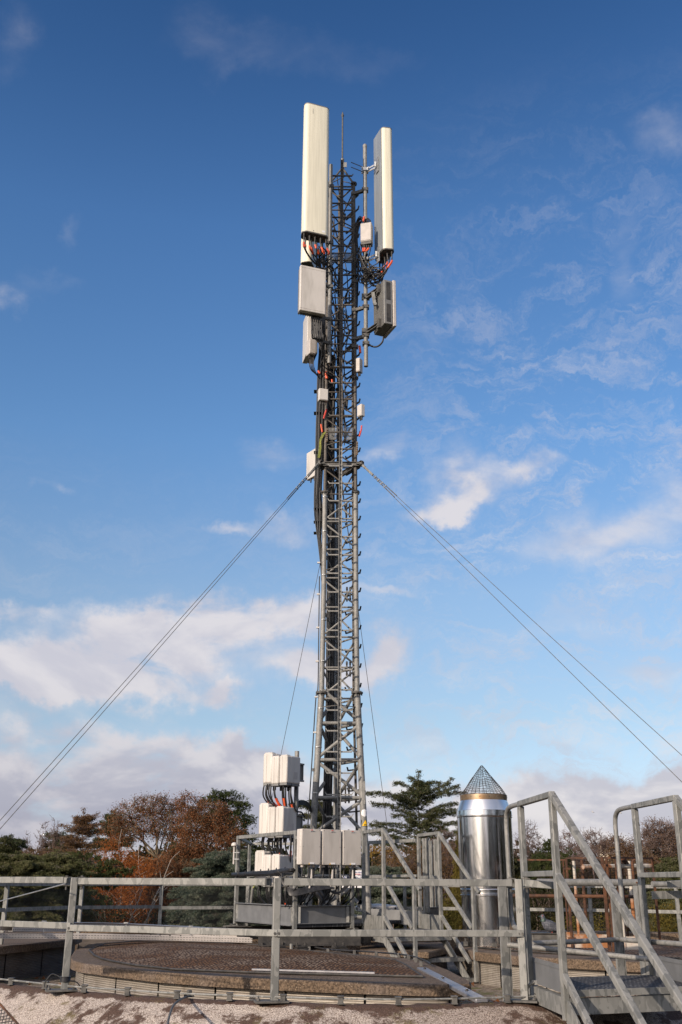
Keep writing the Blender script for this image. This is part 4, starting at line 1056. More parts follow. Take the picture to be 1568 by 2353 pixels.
for p in (P0, P1, P2):
    g = MB(); g.box(at(p, -.496), .12, .10, .008, AX); g.build('foot_plate', 'galv_old', pf_)
    g = MB(); c = at(p, -.53)-e2*.05; g.lathe(c+Zv*-.06, [(.010,0),(.010,.1)], 8); g.lathe(c+Zv*.0, [(.02,0),(.02,.015)], 6); g.lathe(c+Zv*.018, [(.03,0),(.03,.006)], 10); g.build('bolt', 'galv', pf_)
def beam(p, q, z, s=.04, h=None, name='rail', par=None, m='galv'):
    g = MB(); g.bar(at(p, z), at(q, z), s, h or s); return g.build(name, m, par or pf_, bevel=.003)
beam(P0, P1, TOP-.02, .042); beam(P0+e1*.03, P2, .03, .04); beam(P0, P1, .085, .036)
B0 = PY(570, 2060, 15.6); B1 = PY(846, 2000, 15.2); B2 = PY(958, 2000, 14.3)
post(B0, TOP-.02, -.45, .042); beam(P1, B0, TOP-.02, .038); beam(B0, B1, TOP-.03, .036); beam(B0, B1, .09, .034); post(B1, TOP-.02, -.45, .042)
beam(B1, B2, TOP-.02, .04, .045); beam(B1, B2, .09, .036)
# edge channels
def channel(p, q, z0, z1, m='grey_steel'):
    d = (q-p).normalized(); s_ = Vector((d.y, -d.x, 0)); g = MB()
    g.bar(at(p, (z0+z1)/2), at(q, (z0+z1)/2), .008, z1-z0)
    g.bar(at(p, z1)+s_*.018, at(q, z1)+s_*.018, .045, .008); g.bar(at(p, z0)+s_*.018, at(q, z0)+s_*.018, .045, .008)
    return g.build('edge_channel', m, pf_)
d01 = (P1-P0).normalized()
channel(P1-d01*.03-e1*.0, P0+d01*.03, -.455, -.245); channel(P0+e1*.03+e2*.02, P2-e1*.02+e2*.02, -.435, -.25)
for p, d in ((P0, e1), (P2, -e1), (P0, d01), (P1, -d01)):
    g = MB(); c = at(p, -.345)+d*.055-Vector((.0,.014,0)); g.bar(c-Zv*.085, c+Zv*.085, .035, .006, up=(0,1,0)); g.build('splice_plate', 'galv', pf_)
# deck
g = MB(); g.prism([at(P0, -.475), at(P2, -.475), at(P3, -.475), at(B2, -.475), at(B1, -.475), at(B0, -.475), at(P1, -.475)], (0,0,.03)); g.build('deck_grating', 'grating', pf_)
g = MB(); g.bar(at(P3,-.42)+Vector((0,0,0)), at(B1,-.42), .006, .15); g.build('kick_plate', 'grey_steel', pf_)
kb0 = PY(845, 2090, 14.0); kb1 = PY(985, 2096, 13.6)
g = MB(); g.bar(at(kb0, -.40), at(kb1, -.42), .006, .17); g.build('kick_plate', 'grey_steel', pf_)
# big support beams
def ibeam(p, q, z0, z1, w_=.13, m='dark_steel'):
    g = MB(); g.bar(at(p, z1-.005), at(q, z1-.005), w_, .010); g.bar(at(p, z0+.005), at(q, z0+.005), w_, .010); g.bar(at(p, (z0+z1)/2), at(q, (z0+z1)/2), .010, z1-z0-.02)
    return g.build('support_beam', m, pf_)
ibeam(PY(594, 2150, 11.95), PY(829, 2150, 12.15), -.655, -.50, .13, 'dark_steel'); ibeam(PY(522, 2140, 13.4), PY(640, 2140, 13.5), -.66, -.51, .14)  # front beam is dark to carry the shadow under the platform
ibeam(PY(650, 2140, 13.4), PY(860, 2140, 13.5), -.66, -.51, .14)
g = MB(); c = PY(833, 2150, 12.4); g.box(at(c, -.585), .10, .22, .12, AX); g.build('end_plate', 'dark_steel', pf_)
g = MB(); g.bar(PY(521,2128,13.2), PY(556,2126,13.0), .12, .012); g.build('foot_plate', 'galv_old', pf_)
for u in (612, 640, 692, 780):
    c = PY(u, 2174, 11.95); c.z = SLZ+.02; g = MB(); g.box(c, .16, .12, .012, AX); g.box(c+Zv*.02, .13, .10, .018, AX); g.lathe(c+Zv*.03+e1*.05, [(.012,0),(.012,.03)], 6); g.lathe(c+Zv*.03-e1*.05, [(.012,0),(.012,.03)], 6); g.build('bearing_plate', 'dark_steel', pf_)
c = PY(670, 2168, 11.9); g = MB(); g.tube([at(c, SLZ), at(c, SLZ+.07)], .018, 8); g.build('leveling_foot', 'galv', pf_)

# small beige box and dark conduit under the platform
t, ax = radiobox('junction_box', 'yellowish box mounted under the platform beam', 'box', PY(773, 2178, 12.6), R(10), .10, .08, .17, 'unit_light', glands=1)
t = thing('conduit', 'thick dark conduits hanging under the platform beam', 'conduit', PY(725,2170,12.2))
g = MB(); cable(g, [PY(690,2167,12.2), PY(715,2172,12.2), PY(735,2172,12.3), PY(741,2163,12.4)], .035); g.build('pipe', 'black_rubber', t)
g = MB(); cable(g, [PY(741,2176,12.2), PY(750,2185,12.2), PY(770,2192,12.0), PY(800,2192,11.8)], .014); g.build('cable', 'black_rubber', t)

# access stair of the mast platform
def stairset(name, label, topA, topB, V, zT, zF, zM, zK, tread_n, back, railT, s_, m='galv', slope_end=None, deckpoly=None, outer=None):
    pass
st = thing('access_stair', 'small galvanised stair descending from the mast platform toward the covers', 'stairs', at(P3, -.5))
A0 = PY(881, 1906, 12.0); A0t = A0.z; A1 = PY(964, 2042, 11.36)
C0 = PY(1008.5, 1914, 12.4); C1 = PY(1099, 2043, 11.77)
VA = (A1-A0); VC = (C1-C0); VC = VA*1.02
kz = -.35; fz = -.515
P3t = at(P3, .575)
D0 = PY(962, 1919, 13.1)
def tubes(parts, name, w_=.036, h_=None, par=st, m='galv'):
    for a, b_ in parts:
        g = MB(); g.bar(a, b_, w_, h_ or w_); g.build(name, m, par, bevel=.003)
for (Bk, Nr, Vv, endp, foot) in ((P3, A0, VA, A1, 2205), (D0, C0, VC, C1, 2268)):
    zt = Nr.z
    tubes([(at(Bk, zt+.0), at(Nr, zt))], 'handrail'); tubes([(at(Nr, zt), Nr+Vv*1.02)], 'handrail')
    post(Bk, zt, fz, .04, par=st); post(Nr, zt-.01, fz, .040, par=st)
    tubes([(at(Bk, .065), at(Nr, .065)), (at(Nr, .05), at(Nr, .05)+Vv*.80)], 'mid_rail')
    tubes([(at(Nr, kz), at(Nr, kz)+Vv*(.72 if Nr is C0 else .62))], 'lower_rail')
    e_ = Nr+Vv*.86; pz = -.86 if Nr is A0 else -1.0
    g = MB(); g.box((e_.x, e_.y, (pz+e_.z)/2), .04, .034, e_.z-pz, AX); g.build('post', 'galv', st, bevel=.003)
    g = MB(); g.bar(at(Bk, (kz+fz)/2), at(Nr, (kz+fz)/2), .004, kz-fz); g.build('kick_plate', 'galv', st)
    g = MB(); g.bar(at(Nr, fz-.06), at(Nr, fz-.06)+Vv*(.42 if Nr is A0 else .85), .012, .085); g.bar(at(Bk, fz-.06), at(Nr, fz-.06), .012, .10); g.build('stringer', 'galv', st)
g = MB(); g.prism([at(P3, fz-.03), at(A0, fz-.03), at(C0, fz-.03), at(D0, fz-.03)], (0,0,.03)); g.build('landing', 'grating', st)
for k, f in enumerate((.04, .36, .66)):
    a = at(A0, fz-.03)+VA*f+Vector((0,0,0)); b_ = at(C0, fz-.03)+VC*f+e1*.06
    if k == 2: a = a.lerp(b_, .55)
    g = MB(); g.bar(a, b_, .16, .006); o = g.build('tread', 'grating', st); g = MB(); s2 = Vector((.5,-.87,0))*.08; g.bar(a+s2-Zv*.017, b_+s2-Zv*.017, .005, .04); g.bar(a-s2-Zv*.017, b_-s2-Zv*.017, .005, .04); g.build('nosing', 'galv', o)
# the tall channel posts behind the stair
for u, Y_, wd in ((979, 13.6, .075), (1004, 14.0, .06), (991, 14.4, .05)):
    p = PY(u, 2000, Y_); g = MB(); g.box((p.x, p.y, (TOP-.03-.34)/2+.0), wd, .04, TOP+.33, AX); g.box((p.x, p.y-.03, (TOP-.03-.34)/2), .012, .05, TOP+.33, AX)
    tag(g.build('channel_post', 'galv', None, loc=(p.x, p.y, -.4)), {979:'widest of the upright channels behind the small stair', 1004:'right slimmer upright channel behind the small stair', 991:'rear thin upright channel between its neighbours behind the small stair'}[u], 'post')
g = MB(); c = PY(992, 2098, 13.7); g.box(c, .20, .10, .12, AX); g.box(c+Zv*.065, .22, .12, .008, AX); tag(g.build('junction_box', 'galv_old', None, loc=c), 'low dark box with bolted flange at the foot of the upright channels', 'box')

# ladder-like clutter on the platform: white vent behind
t = thing('roof_vent', 'round white roof vent cap behind the platform', 'roof vent', PY(868, 2086, 14.9))
c = PY(868, 2086, 14.9); g = MB(); g.lathe(c+Zv*-.02, [(.27,-.03),(.305,-.02),(.31,.035),(.29,.05),(.1,.07),(.01,.075)], 36); g.build('cap', 'white_paint', t)
g = MB(); g.lathe(c-Zv*.14, [(.2,-.25),(.2,.09)], 24); g.build('collar', 'galv_old', t)
for a in (200, 260, 320): g = MB(); g.lathe(c+Vector((.308*math.cos(R(a)), .308*math.sin(R(a)), -.01)), [(.022,-.003),(.022,.003)], 10, (Vector((-math.sin(R(a)), math.cos(R(a)), 0)), Zv, Vector((math.cos(R(a)), math.sin(R(a)), 0)))); g.build('opening', 'black_print', t)
g = MB(); a = PY(903, 2075, 14.9); b_ = PY(899, 2010, 14.9); g.bar(a, b_, .03, .03); tag(g.build('stay_post', 'galv', None, loc=a), 'thin upright stay behind the white vent', 'post')
# leaning tube with green rope left
t = thing('tube_brace', 'slim leaning tube tied with green cord left of the platform', 'tube', PY(576,2086,14.8))
g = MB(); g.tube([PY(575.5,2088,14.8), PY(584,2020,14.6)], .02, 10); g.build('tube', 'galv_mast', t)
g = MB(); cable(g, [PY(581,2041,14.55), PY(585,2035,14.55), PY(586,2018,14.55), PY(584,2012,14.5)], .007); g.build('cord', 'green_wire', t)
# gps mushroom
t = thing('gps_antenna', 'small white mushroom antenna on the left platform post', 'antenna', PY(540, 1945, 13.55))
c = PY(538.8, 1944, 13.5); g = MB(); g.lathe(c, [(.036,0),(.04,.006),(.039,.02),(.03,.036),(.014,.044),(.003,.046)], 18); g.build('dome', 'white_paint', t)
g = MB(); g.tube([c, c-Zv*.22], .012, 8); g.build('stem', 'unit_light', t)
for z in (-.08, -.16): g = MB(); g.box(c+Vector((.035,0,z)), .07, .055, .012); g.build('clamp', 'zinc', t)

# wrapped cable bundle along the left platform rail
t = thing('cable_bundle', 'black cable bundle tied along the left middle rail of the platform', 'cable bundle', PY(600,2008,12.9))
for k in range(9):
    a = k*.7; o_ = Vector((0, math.cos(a)*.018, math.sin(a)*.022)); g = MB(); pts = []
    for j, (u, v, Y_) in enumerate([(534,2010,13.62),(560,2008,13.3),(590,2006,12.95),(620,2005,12.6),(645,2001,12.3),(668,2000,12.1),(690,1999,12.2)]):
        a2 = a+j*.9; pts.append(PY(u, v, Y_)+Vector((0, -.03+math.cos(a2)*.017+rng.uniform(-.004,.004), math.sin(a2)*.016+rng.uniform(-.004,.004))))
    cable(g, pts, .0085); g.build('cable', 'black_rubber', t)
for i in range(4):
    g = MB(); cable(g, [PY(637+i,2001,12.3), PY(648+i,2010+i*3,12.25), PY(650+i*3,2030,12.2), PY(672+i*6,2050,12.15)], .010); g.build('cable', 'black_rubber', t)
for u in (548, 565, 582, 600, 618, 636, 656):
    q = PY(u, 2008-(u-548)*.075, 13.45-(u-548)*.0115); g = MB(); g.lathe(q-Vector((.008,0.03,0)), [(.036,0),(.036,.012)], 10, (Vector((0,1,0)), Zv, Vector((1,0,0)))); g.build('cable_tie', 'black_rubber', t)
# coils below
t = thing('cable_coil', 'swag of black cables hanging just below the near top rail', 'cables', PY(700,2045,11.95))
for i in range(9):
    g = MB(); dz_ = i*1.6; cable(g, [PY(655+i, 2036+dz_, 11.98), PY(668, 2042+dz_*1.2, 11.95), PY(690, 2043+dz_, 11.95), PY(712+i*3, 2037+dz_*.6, 12.0), PY(745+i*3, 2034+dz_*.5, 12.05)], .0085); g.build('cable', 'black_rubber', t)
for i in range(4):
    g = MB(); cable(g, [PY(740+i*5,2036,12.1), PY(760,2046+i,12.1), PY(778,2050+i,12.15), PY(792+i*3,2036,12.2), PY(800+i*3, 2010, 12.3)], .006); g.build('cable', 'black_rubber', t)

# ------------------------------------------------------------ three cabinets on the front rail
cabw, cabd, cabh = .242, .125, .385
c00 = PY(693.8, 1942, 11.88); c00.z = .383
labs = ['grey cabinet at the left end of the row of three hanging on the platform rail', 'middle grey cabinet of the row of three hanging on the platform rail', 'grey cabinet at the right end of the row of three hanging on the platform rail']
cyaw = math.atan2(e1.y, e1.x)
def cabinet(loc):
    t = thing('equipment_cabinet', labs[0], 'cabinet', (0,0,0), 'grey cabinets hanging on the platform rail'); t.rotation_euler = (0,0,cyaw)
    g = MB(); g.box((cabw/2, cabd/2+.012, 0), cabw, cabd-.024, cabh); g.build('body', 'white_paint', t, bevel=.008, local=True)
    g = MB(); g.box((cabw/2, .006, 0), cabw, .022, cabh); g.build('door', 'cabinet_paint', t, bevel=.004, local=True)
    g = MB(); g.box((.0-.001, cabd*.55, 0), .003, .003, cabh*.94); g.box((-.001, cabd*.3, 0), .003, .05, .002); g.build('seam', 'unit_light', t, local=True)
    for x in (.015, cabw-.015):
        for z in (-.46, 0, .46): g = MB(); g.lathe((x, -.005, z*cabh), [(.0035,-.002),(.0035,.002)], 8, (Vector((1,0,0)), Zv, Vector((0,-1,0)))); g.build('screw', 'black_print', t, local=True)
    for x in (.04, .125, .185):
        g = MB(); g.lathe((x, .055, -cabh/2-.028), [(.017,0),(.02,.004),(.02,.02),(.016,.022),(.016,.03)], 10); gl_ = g.build('gland', 'unit_light', t, local=True)
    g = MB(); g.box((.13, -.007, -cabh/2+.014), .062, .003, .020); lb = g.build('sticker', 'white_sign', t, local=True)
    g = MB(); g.box((.13, -.0075, -cabh/2+.003), .062, .004, .004); g.build('sticker_line', 'black_print', lb, local=True)
    g = MB(); g.add([(.085,-.0085,-cabh/2+.002),(.105,-.0085,-cabh/2+.002),(.098,-.0085,-cabh/2+.024)], [(0,1,2)]); g.build('hazard_mark', 'yellow', t, local=True)
    g = MB(); g.box((.135, -.006, cabh/2-.026), .062, .003, .008); g.build('name_plate', 'white_sign', t, local=True)
    o = text_mesh('name_text', 'DPTRT RAMS 2', .0085, 'black_print', t, (.135,-.0085,cabh/2-.029), (math.pi/2,0,0), True)
    g = MB(); g.box((.125, -.006, cabh/2-.012), .025, .003, .007); g.build('red_mark', 'red_print', t, local=True)
    return t
cab = cabinet(None); cab.location = c00
for k in (1, 2): dup(cab, c00+e1*(.270*k), cyaw, labs[k])
for k in range(3):
    t = thing('cabinet_cables', ['black and grey cables hanging under the left cabinet','black and grey cables hanging under the middle cabinet','black and grey cables hanging under the right cabinet'][k], 'cables', c00+e1*(.27*k+.1)-Zv*.24)
    b0_ = c00+e1*(.27*k)+e2*.055-Zv*(cabh/2+.03)
    for x, dx_ in ((.04, -.05), (.125, .02), (.185, .03), (.19, -.03)):
        q = b0_+e1*x; g = MB(); cable(g, [q+Zv*.01, q-Zv*.08, q-Zv*.18+e1*dx_, q-Zv*.30+e1*dx_*2+e2*.1, q-Zv*.42+e1*dx_+e2*.3], .0085); g.build('cable', 'black_rubber', t)
    q = b0_+e1*.145; g = MB(); g.tube([q-Zv*.02-e2*.03, q-Zv*.10-e2*.03, q-Zv*.22-e2*.02+e1*-.02], [.006,.012,.010], 8); g.build('plug', 'unit_light', t)
g = MB(); g.bar(P0+e1*.03+Zv*(.49+.0), at(P3, .0), .012, .05); 
g = MB(); a = c00+e2*.14; g.bar(a+Zv*.10, a+e1*.80+Zv*.10, .03, .03); g.bar(a-Zv*.12, a+e1*.80-Zv*.12, .03, .03); g.build('cabinet_rail', 'galv', pf_)

# ------------------------------------------------------------ remote radio heads on the rack
rack = thing('rack_pole', 'steel rack pole behind the platform rail carrying nine white units', 'pole', PY(675, 2090, 13.35))
rp = PY(676, 2090, 13.38); g = MB(); g.tube([at(rp, -.45), at(rp, 1.62)], .03, 12); g.build('tube', 'galv_mast', rack)
ryaw = R(-33); RXa, RYa, RZa = frame(ryaw)
for z in (1.34, .70, .12):
    g = MB(); c = at(rp, z); g.bar(c-RXa*.42, c+RXa*.06, .04, .04); g.build('cross_arm', 'galv_old', rack)
    g = MB(); q = c+RXa*.07-RYa*.04; g.box(q, .008, .14, .23, (RXa, RYa, RZa)); 
    for e in (-1, 1): g.box(q+RXa*.015+Zv*.105*e, .035, .14, .02, (RXa, RYa, RZa)); g.box(q+RXa*.012+RYa*.065*e, .012, .015, .19, (RXa, RYa, RZa))
    g.build('mount_plate', 'unit_grey', rack)
def rru(nm='radio_head'):
    t = thing('radio_unit', 'x', 'radio unit', (0,0,0), 'white radio heads on the rack pole'); t.rotation_euler = (0,0,ryaw)
    w_, d_, h_ = .122, .30, .345
    g = MB(); g.box((w_/2, d_/2, 0), w_, d_, h_); g.build('housing', 'white_paint', t, bevel=.018, local=True)
    g = MB(); g.box((w_/2, d_*.30, 0), w_+.003, .008, h_*.97); g.box((w_/2, .05, h_/2+.002), w_*.8, .07, .010); g.build('rib', 'white_paint', t, bevel=.003, local=True)
    g = MB(); g.box((w_*.40, -.0015, 0), .003, .004, h_*.93); g.build('seam', 'unit_light', t, local=True)
    g = MB(); g.box((w_/2, d_/2, -h_/2-.010), w_*.9, d_*.94, .024); g.build('bottom_plate', 'unit_grey', t, local=True)
    g = MB(); g.box((w_+.001, d_*.62, -.07), .002, .09, .09); g.box((w_+.002, d_*.62, -.07), .002, .07, .07); g.build('label_recess', 'unit_light', t, bevel=.002, local=True)
    for k in range(4): g = MB(); g.lathe((w_*(.3+.4*(k % 2)), .05+.07*k, -h_/2-.07), [(.010,0),(.013,.006),(.013,.05)], 8); g.build('connector', 'black_rubber', t, local=True)
    return t
r0 = rru(); first = True
rows = [(1.347, 'top'), (.718, 'middle'), (.148, 'bottom')]
cornerX = PY(642, 1765, 13.0)
for ri, (z, nm) in enumerate(rows):
    base = at(cornerX, z) - Vector((.035*ri, 0, 0))
    for k, (off, lift, nm2) in enumerate(((RXa*0, 0, 'nearest'), (RXa*-.130, -.005, 'middle one'), (RXa*-.285+RYa*.03, .03, 'leftmost'))):
        loc = base+off+Zv*lift
        lb = {'top': {0: 'white radio head at the right of the top rack row beside the mount plate', 1: 'white radio head in the middle of the top rack row', 2: 'taller looking white radio head at the left of the top rack row'},
              'middle': {0: 'white radio head at the right of the second rack row just above the platform rail', 1: 'white radio head in the middle of the second rack row', 2: 'white radio head at the left of the second rack row'},
              'bottom': {0: 'white radio head at the right of the lowest rack row behind the cabinets', 1: 'white radio head in the middle of the lowest rack row behind the cable bundle', 2: 'white radio head at the left of the lowest rack row'}}[nm][k]
        if first: r0.location = loc; r0['label'] = lb; first = False
        else: rr_ = dup(r0, loc, ryaw, lb); rr_.scale = (1.22 if k == 2 else 1, 1, 1.10 if k == 2 else 1)
for ri, (z, nm) in enumerate(rows):
    t = thing('radio_cables', 'black cables with orange tags below the %s row of radio heads' % nm, 'cables', at(cornerX, z-.25)); rg = random.Random(ri+11)
    for i in range(15):
        x = -.33+.44*i/14; q = at(cornerX, z-.22)+RXa*x+RYa*rg.uniform(.03,.25); e = at(rp, z-.62)+Vector((rg.uniform(-.10,.12), rg.uniform(-.05,.15), rg.uniform(-.08,.08)))
        P_ = smoothpath([q+Zv*.05, q-Zv*.10, q.lerp(e, .35)-Zv*(.10+.05*rg.random()), q.lerp(e, .75)-Zv*.03, e], 6); g = MB(); g.tube(P_, .0105, 6); co = g.build('cable', 'black_rubber', t)
        if i in (1, 5, 8, 11, 13) : k = 7+rg.randint(0, 4); g = MB(); g.tube(P_[k:k+4], .017, 6); g.build('orange_tag', rg.choice(['orange_tag','faded_tag','orange_tag']), co)
t = thing('radio_cables', 'arch of black cables from the rack across to the mast leg', 'cables', PY(710,1950,13.4))
for i in range(7):
    g = MB(); cable(g, [PY(665,1905+i*4,13.3), PY(685,1942+i*2-15,13.35), PY(700,1935+i*5-10,13.5), PY(712,1950+i*2,13.8), PY(719,1975+i*3,14.1)], .010); g.build('cable', 'black_rubber', t)
for i in range(4):
    g = MB(); cable(g, [PY(672,1850+i*3,13.3), PY(690,1840+i*3,13.5), PY(708,1845+i*3,13.8), PY(716,1862+i*3,14.05)], .010); g.build('cable', 'black_rubber', t)
t = thing('cable_coil', 'dark coil of spare cable on the platform left of the mast leg', 'cable coil', at(rp, -.35)+Vector((.2,.0,0)))
for i in range(12):
    rr_ = .10+.006*i; g = MB(); cc = at(rp, -.25)+Vector((.22,-.05+.012*i,0)); cable(g, [cc+Vector((rr_*math.cos(a), .02*math.sin(3*a+i), rr_*1.3*math.sin(a))) for a in [x*.52 for x in range(13)]], .010, 3); g.build('cable', 'black_rubber', t)

# ------------------------------------------------------------ safety sign boards behind the mast foot
t = thing('safety_sign', 'white board with blue printed text about aerials right of the climbing rail', 'sign', PY(818, 2010, 13.3))
a = PY(790, 2002, 13.6); 
def board(u0, v0, u1, v1, Y_, name='board', m='white_sign', par=None, dy=0.0):
    p = PY(u0, v0, Y_); q = PY(u1, v1, Y_); g = MB(); g.box(((p.x+q.x)/2, Y_+dy, (p.z+q.z)/2), abs(q.x-p.x), .004, abs(p.z-q.z)); return g.build(name, m, par)
board(815, 2000, 834.5, 2040, 13.3, par=t)
fr = (math.pi/2, 0, 0)
text_mesh('sign_text', 'HR AÉRIENS', .022, 'blue_print', t, PY(826, 2006, 13.29), fr)
text_mesh('sign_text', 'SECOURS', .017, 'red_print', t, PY(822, 2010, 13.29), fr)
for v, u0, u1 in ((2010.5, 822, 834), (2015.2, 828, 834)): board(u0, v-.6, u1, v+.6, 13.292, 'sign_line', 'blue_print', t)
text_mesh('sign_text', 'AUTORISATION', .012, 'blue_print', t, PY(822, 2019.5, 13.29), fr)
text_mesh('sign_text', 'Chauffeur au rez', .010, 'black_print', t, PY(825, 2022, 13.29), fr)
t = thing('safety_sign', 'white board with two blue protective equipment symbols behind the mast foot', 'sign', PY(795, 2018, 13.3))
board(786.5, 2012, 805.5, 2040, 13.3, par=t)
for u in (790.5, 801):
    g = MB(); g.lathe(PY(u, 2018, 13.29), [(.017,-.001),(.017,.001)], 20, (Vector((1,0,0)), Zv, Vector((0,-1,0)))); o = g.build('symbol_disc', 'blue_print', t)
    g = MB(); c = PY(u, 2017.6, 13.285); g.box(c, .010, .002, .014); g.box(c-Zv*.008, .018, .002, .004); g.build('symbol_figure', 'white_sign', o)
    board(u-2.2, 2021.6, u+2.2, 2023.5, 13.29, 'caption', 'blue_print', t)
g = MB(); c = PY(829, 2078, 13.6); g.add([c+Vector((-.05,0,0)), c+Vector((.04,0,0)), c+Vector((.04,0,.05)), c+Vector((0,0,.06))], [(0,1,2,3)]); g.prism([V3(x) for x in g.v[:4]], (0,.01,0)); tag(g.build('paper_scrap', 'white_sign', None, loc=c), 'crumpled white piece of sheet behind the right mast leg', 'sheet')

# ============================================================ CHIMNEY FLUE
fc = PY(1126.5, 2172, 12.9); zb = SLZ+.005
def fz_(v): return PY(1126, v, 12.62).z
fr_ = .335
fl = thing('chimney_flue', 'polished steel flue pipe with a conical wire mesh cap', 'chimney', (fc.x, fc.y, zb))
cF = Vector((fc.x, fc.y, 0))
z1 = fz_(2059); z2 = fz_(2041); z3 = fz_(1877); z4 = fz_(1868); z5 = fz_(1861); z6 = fz_(1836); z7 = fz_(1823)
rb_ = .318
g = MB(); g.lathe(cF, [(rb_-.0,zb),(rb_,z1-.005)], 72); g.build('lower_section', 'chrome', fl)
g = MB(); g.lathe(cF, [(rb_+.004,z1-.004),(rb_+.012,z1),(rb_+.012,z1+.012),(rb_+.004,z1+.016),(rb_+.004,z1+.03),(rb_+.010,z1+.035),(rb_+.010,z2-.02),(rb_+.004,z2-.015),(rb_+.012,z2-.01),(rb_+.006,z2)], 72); g.build('locking_band', 'chrome', fl)
g = MB(); g.lathe(cF, [(fr_-.004,z2),(fr_-.0,z3)], 72); g.build('upper_section', 'chrome', fl)
g = MB(); g.lathe(cF, [(fr_+.002,z3),(fr_+.007,z3+.01),(fr_+.003,z3+.014),(fr_+.003,z3+.022),(fr_+.008,z3+.026),(fr_+.006,z5),(fr_+.0,z5+.004)], 72); g.build('lip_ring', 'chrome', fl)
g = MB(); g.lathe(cF, [(fr_-.004,z5+.004),(fr_*.96,z5+.04),(.288,z6)], 72); g.build('cone_section', 'chrome_dull', fl)
g = MB(); g.lathe(cF, [(.290,z6-.002),(.292,z7-.004),(.286,z7)], 72); bnd = g.build('rim_band', 'copper_band', fl)
for k in range(16):
    a = k*math.pi/8+.1; g = MB(); g.lathe(cF+Vector((.292*math.cos(a), .292*math.sin(a), (z6+z7)/2)), [(.006,0),(.004,.004)], 8, (Vector((-math.sin(a), math.cos(a), 0)), Zv, Vector((math.cos(a), math.sin(a), 0)))); g.build('rivet', 'galv_old', bnd)
g = MB(); zt = PY(1124, 1759, 12.9).z; nb_ = 30; ht = zt-z7
rgm = random.Random(4)
def cone(a, f): rr_ = .282*(1-f)**.98+.006; wob = 1+.02*math.sin(a*3+f*9); return cF+Vector((rr_*wob*math.cos(a)-.008*f, rr_*wob*math.sin(a), z7+ht*f+.004*math.sin(a*7+f*5)))
for k in range(nb_):
    a = 2*math.pi*k/nb_; fmax = 1 if k % 4 == 0 else (.86 if k % 2 == 0 else .62)
    g.tube([cone(a+.10*math.sin(f*4+k*.4)*.35, f*fmax) for f in [x/10 for x in range(11)]], .0023, 4, False)
f = .0; step = .05
while f < .98:
    g.tube([cone(a, f+.006*math.sin(a*5)) for a in [x*math.pi/20 for x in range(41)]], .0023, 4, False); f += .055
g.build('mesh_cone', 'dark_steel', fl)
for k in range(3):
    a = R(210+60*k); g = MB(); g.box(cF+Vector((.36*math.cos(a), .36*math.sin(a), zb+.03)), .05, .05, .05); g.lathe(cF+Vector((.36*math.cos(a), .36*math.sin(a), zb+.06)), [(.012,0),(.012,.03)], 8); g.build('anchor', 'galv_old', fl)

# ============================================================ NEAR WALK-OVER STAIR (RIGHT)
ns = thing('access_stair', 'large galvanised stair with handrails over the parapet at the right edge', 'stairs', PY(1300, 2290, 6.05))
An = PY(1268, 1826, 6.05); Af = PY(1196, 1846, 6.80); Bn = PY(1553, 1833, 6.35); Bf = PY(1458, 1853, 7.08)
VV = Vector((.30,-1.10,-1.00))
AXn = frame(math.atan2(Bn.y-An.y, Bn.x-An.x))
def nbar(a, b_, name, w_=.035, h_=None, m='galv'): g = MB(); g.bar(a, b_, w_, h_ or w_); return g.build(name, m, ns, bevel=.004)
fzn = -.575; kzn = -.45
def npost(p, zt, zbm, s_=.036):
    g = MB(); g.box((p.x, p.y, (zt+zbm)/2), s_, s_, zt-zbm, AXn); g.build('post', 'galv', ns, bevel=.004)
for (n_, f_, zt) in ((An, Af, (An.z+Af.z)/2), (Bn, Bf, (Bn.z+Bf.z)/2)):
    npost(n_, zt-.018, -.70); npost(f_, zt-.018, -.70)
    hd = (at(n_, 0)-at(f_, 0)).normalized()
    nbar(at(f_, zt)-hd*.02, at(n_, zt)+hd*.01, 'handrail', .036, .034)
    nbar(at(n_, zt), at(n_, zt)+VV*1.9, 'handrail', .036, .034)
    nbar(at(f_, .055), at(n_, .055), 'mid_rail', .032); nbar(at(n_, .05), at(n_, .05)+VV*1.6, 'mid_rail', .036)
    nbar(at(n_, kzn-.02), at(n_, kzn-.02)+VV*1.1, 'lower_rail', .034)
    g = MB(); g.bar(at(f_, (kzn+fzn)/2+.01)+AXn[0]*.02, at(n_, (kzn+fzn)/2+.01)+AXn[0]*.02, .004, kzn-fzn+.02); g.bar(at(f_, kzn)+AXn[0]*.02, at(n_, kzn)+AXn[0]*.02, .012, .008); g.build('kick_plate', 'grey_steel', ns)
    g = MB(); g.bar(at(f_, -.635), at(n_, -.635), .010, .09); g.bar(at(f_, -.592)+AXn[0]*.02, at(n_, -.592)+AXn[0]*.02, .045, .006); g.bar(at(n_, -.635), at(n_, -.635)+VV*1.1, .012, .10); g.build('stringer', 'galv', ns)
    # rounded end loop
    A_ = at(f_, zt)-hd*.02; L_ = .40
    pts = [A_, A_-hd*(L_-.16), A_-hd*(L_-.05)-Zv*.02, A_-hd*(L_-.0)-Zv*.09, A_-hd*L_-Zv*.3, A_-hd*L_-Zv*.60, A_-hd*(L_)-Zv*.68, A_-hd*(L_-.04)-Zv*.74, A_-hd*(L_-.12)-Zv*.765, A_-hd*.0-Zv*.77]
    g = MB(); g.tube(smoothpath(pts, 5), .0165, 12); g.build('end_loop', 'galv_mast', ns)
deck = [at(An, fzn)+VV.normalized()*0, at(Bn, fzn), at(Bf, fzn), at(Af, fzn)]
hdn = (at(An,0)-at(Af,0)).normalized()
g = MB(); g.prism([deck[0]+AXn[0]*.03, deck[1]+hdn*.0, deck[2], deck[3]+AXn[0]*.03], (0,0,.025)); g.build('deck', 'grating', ns)
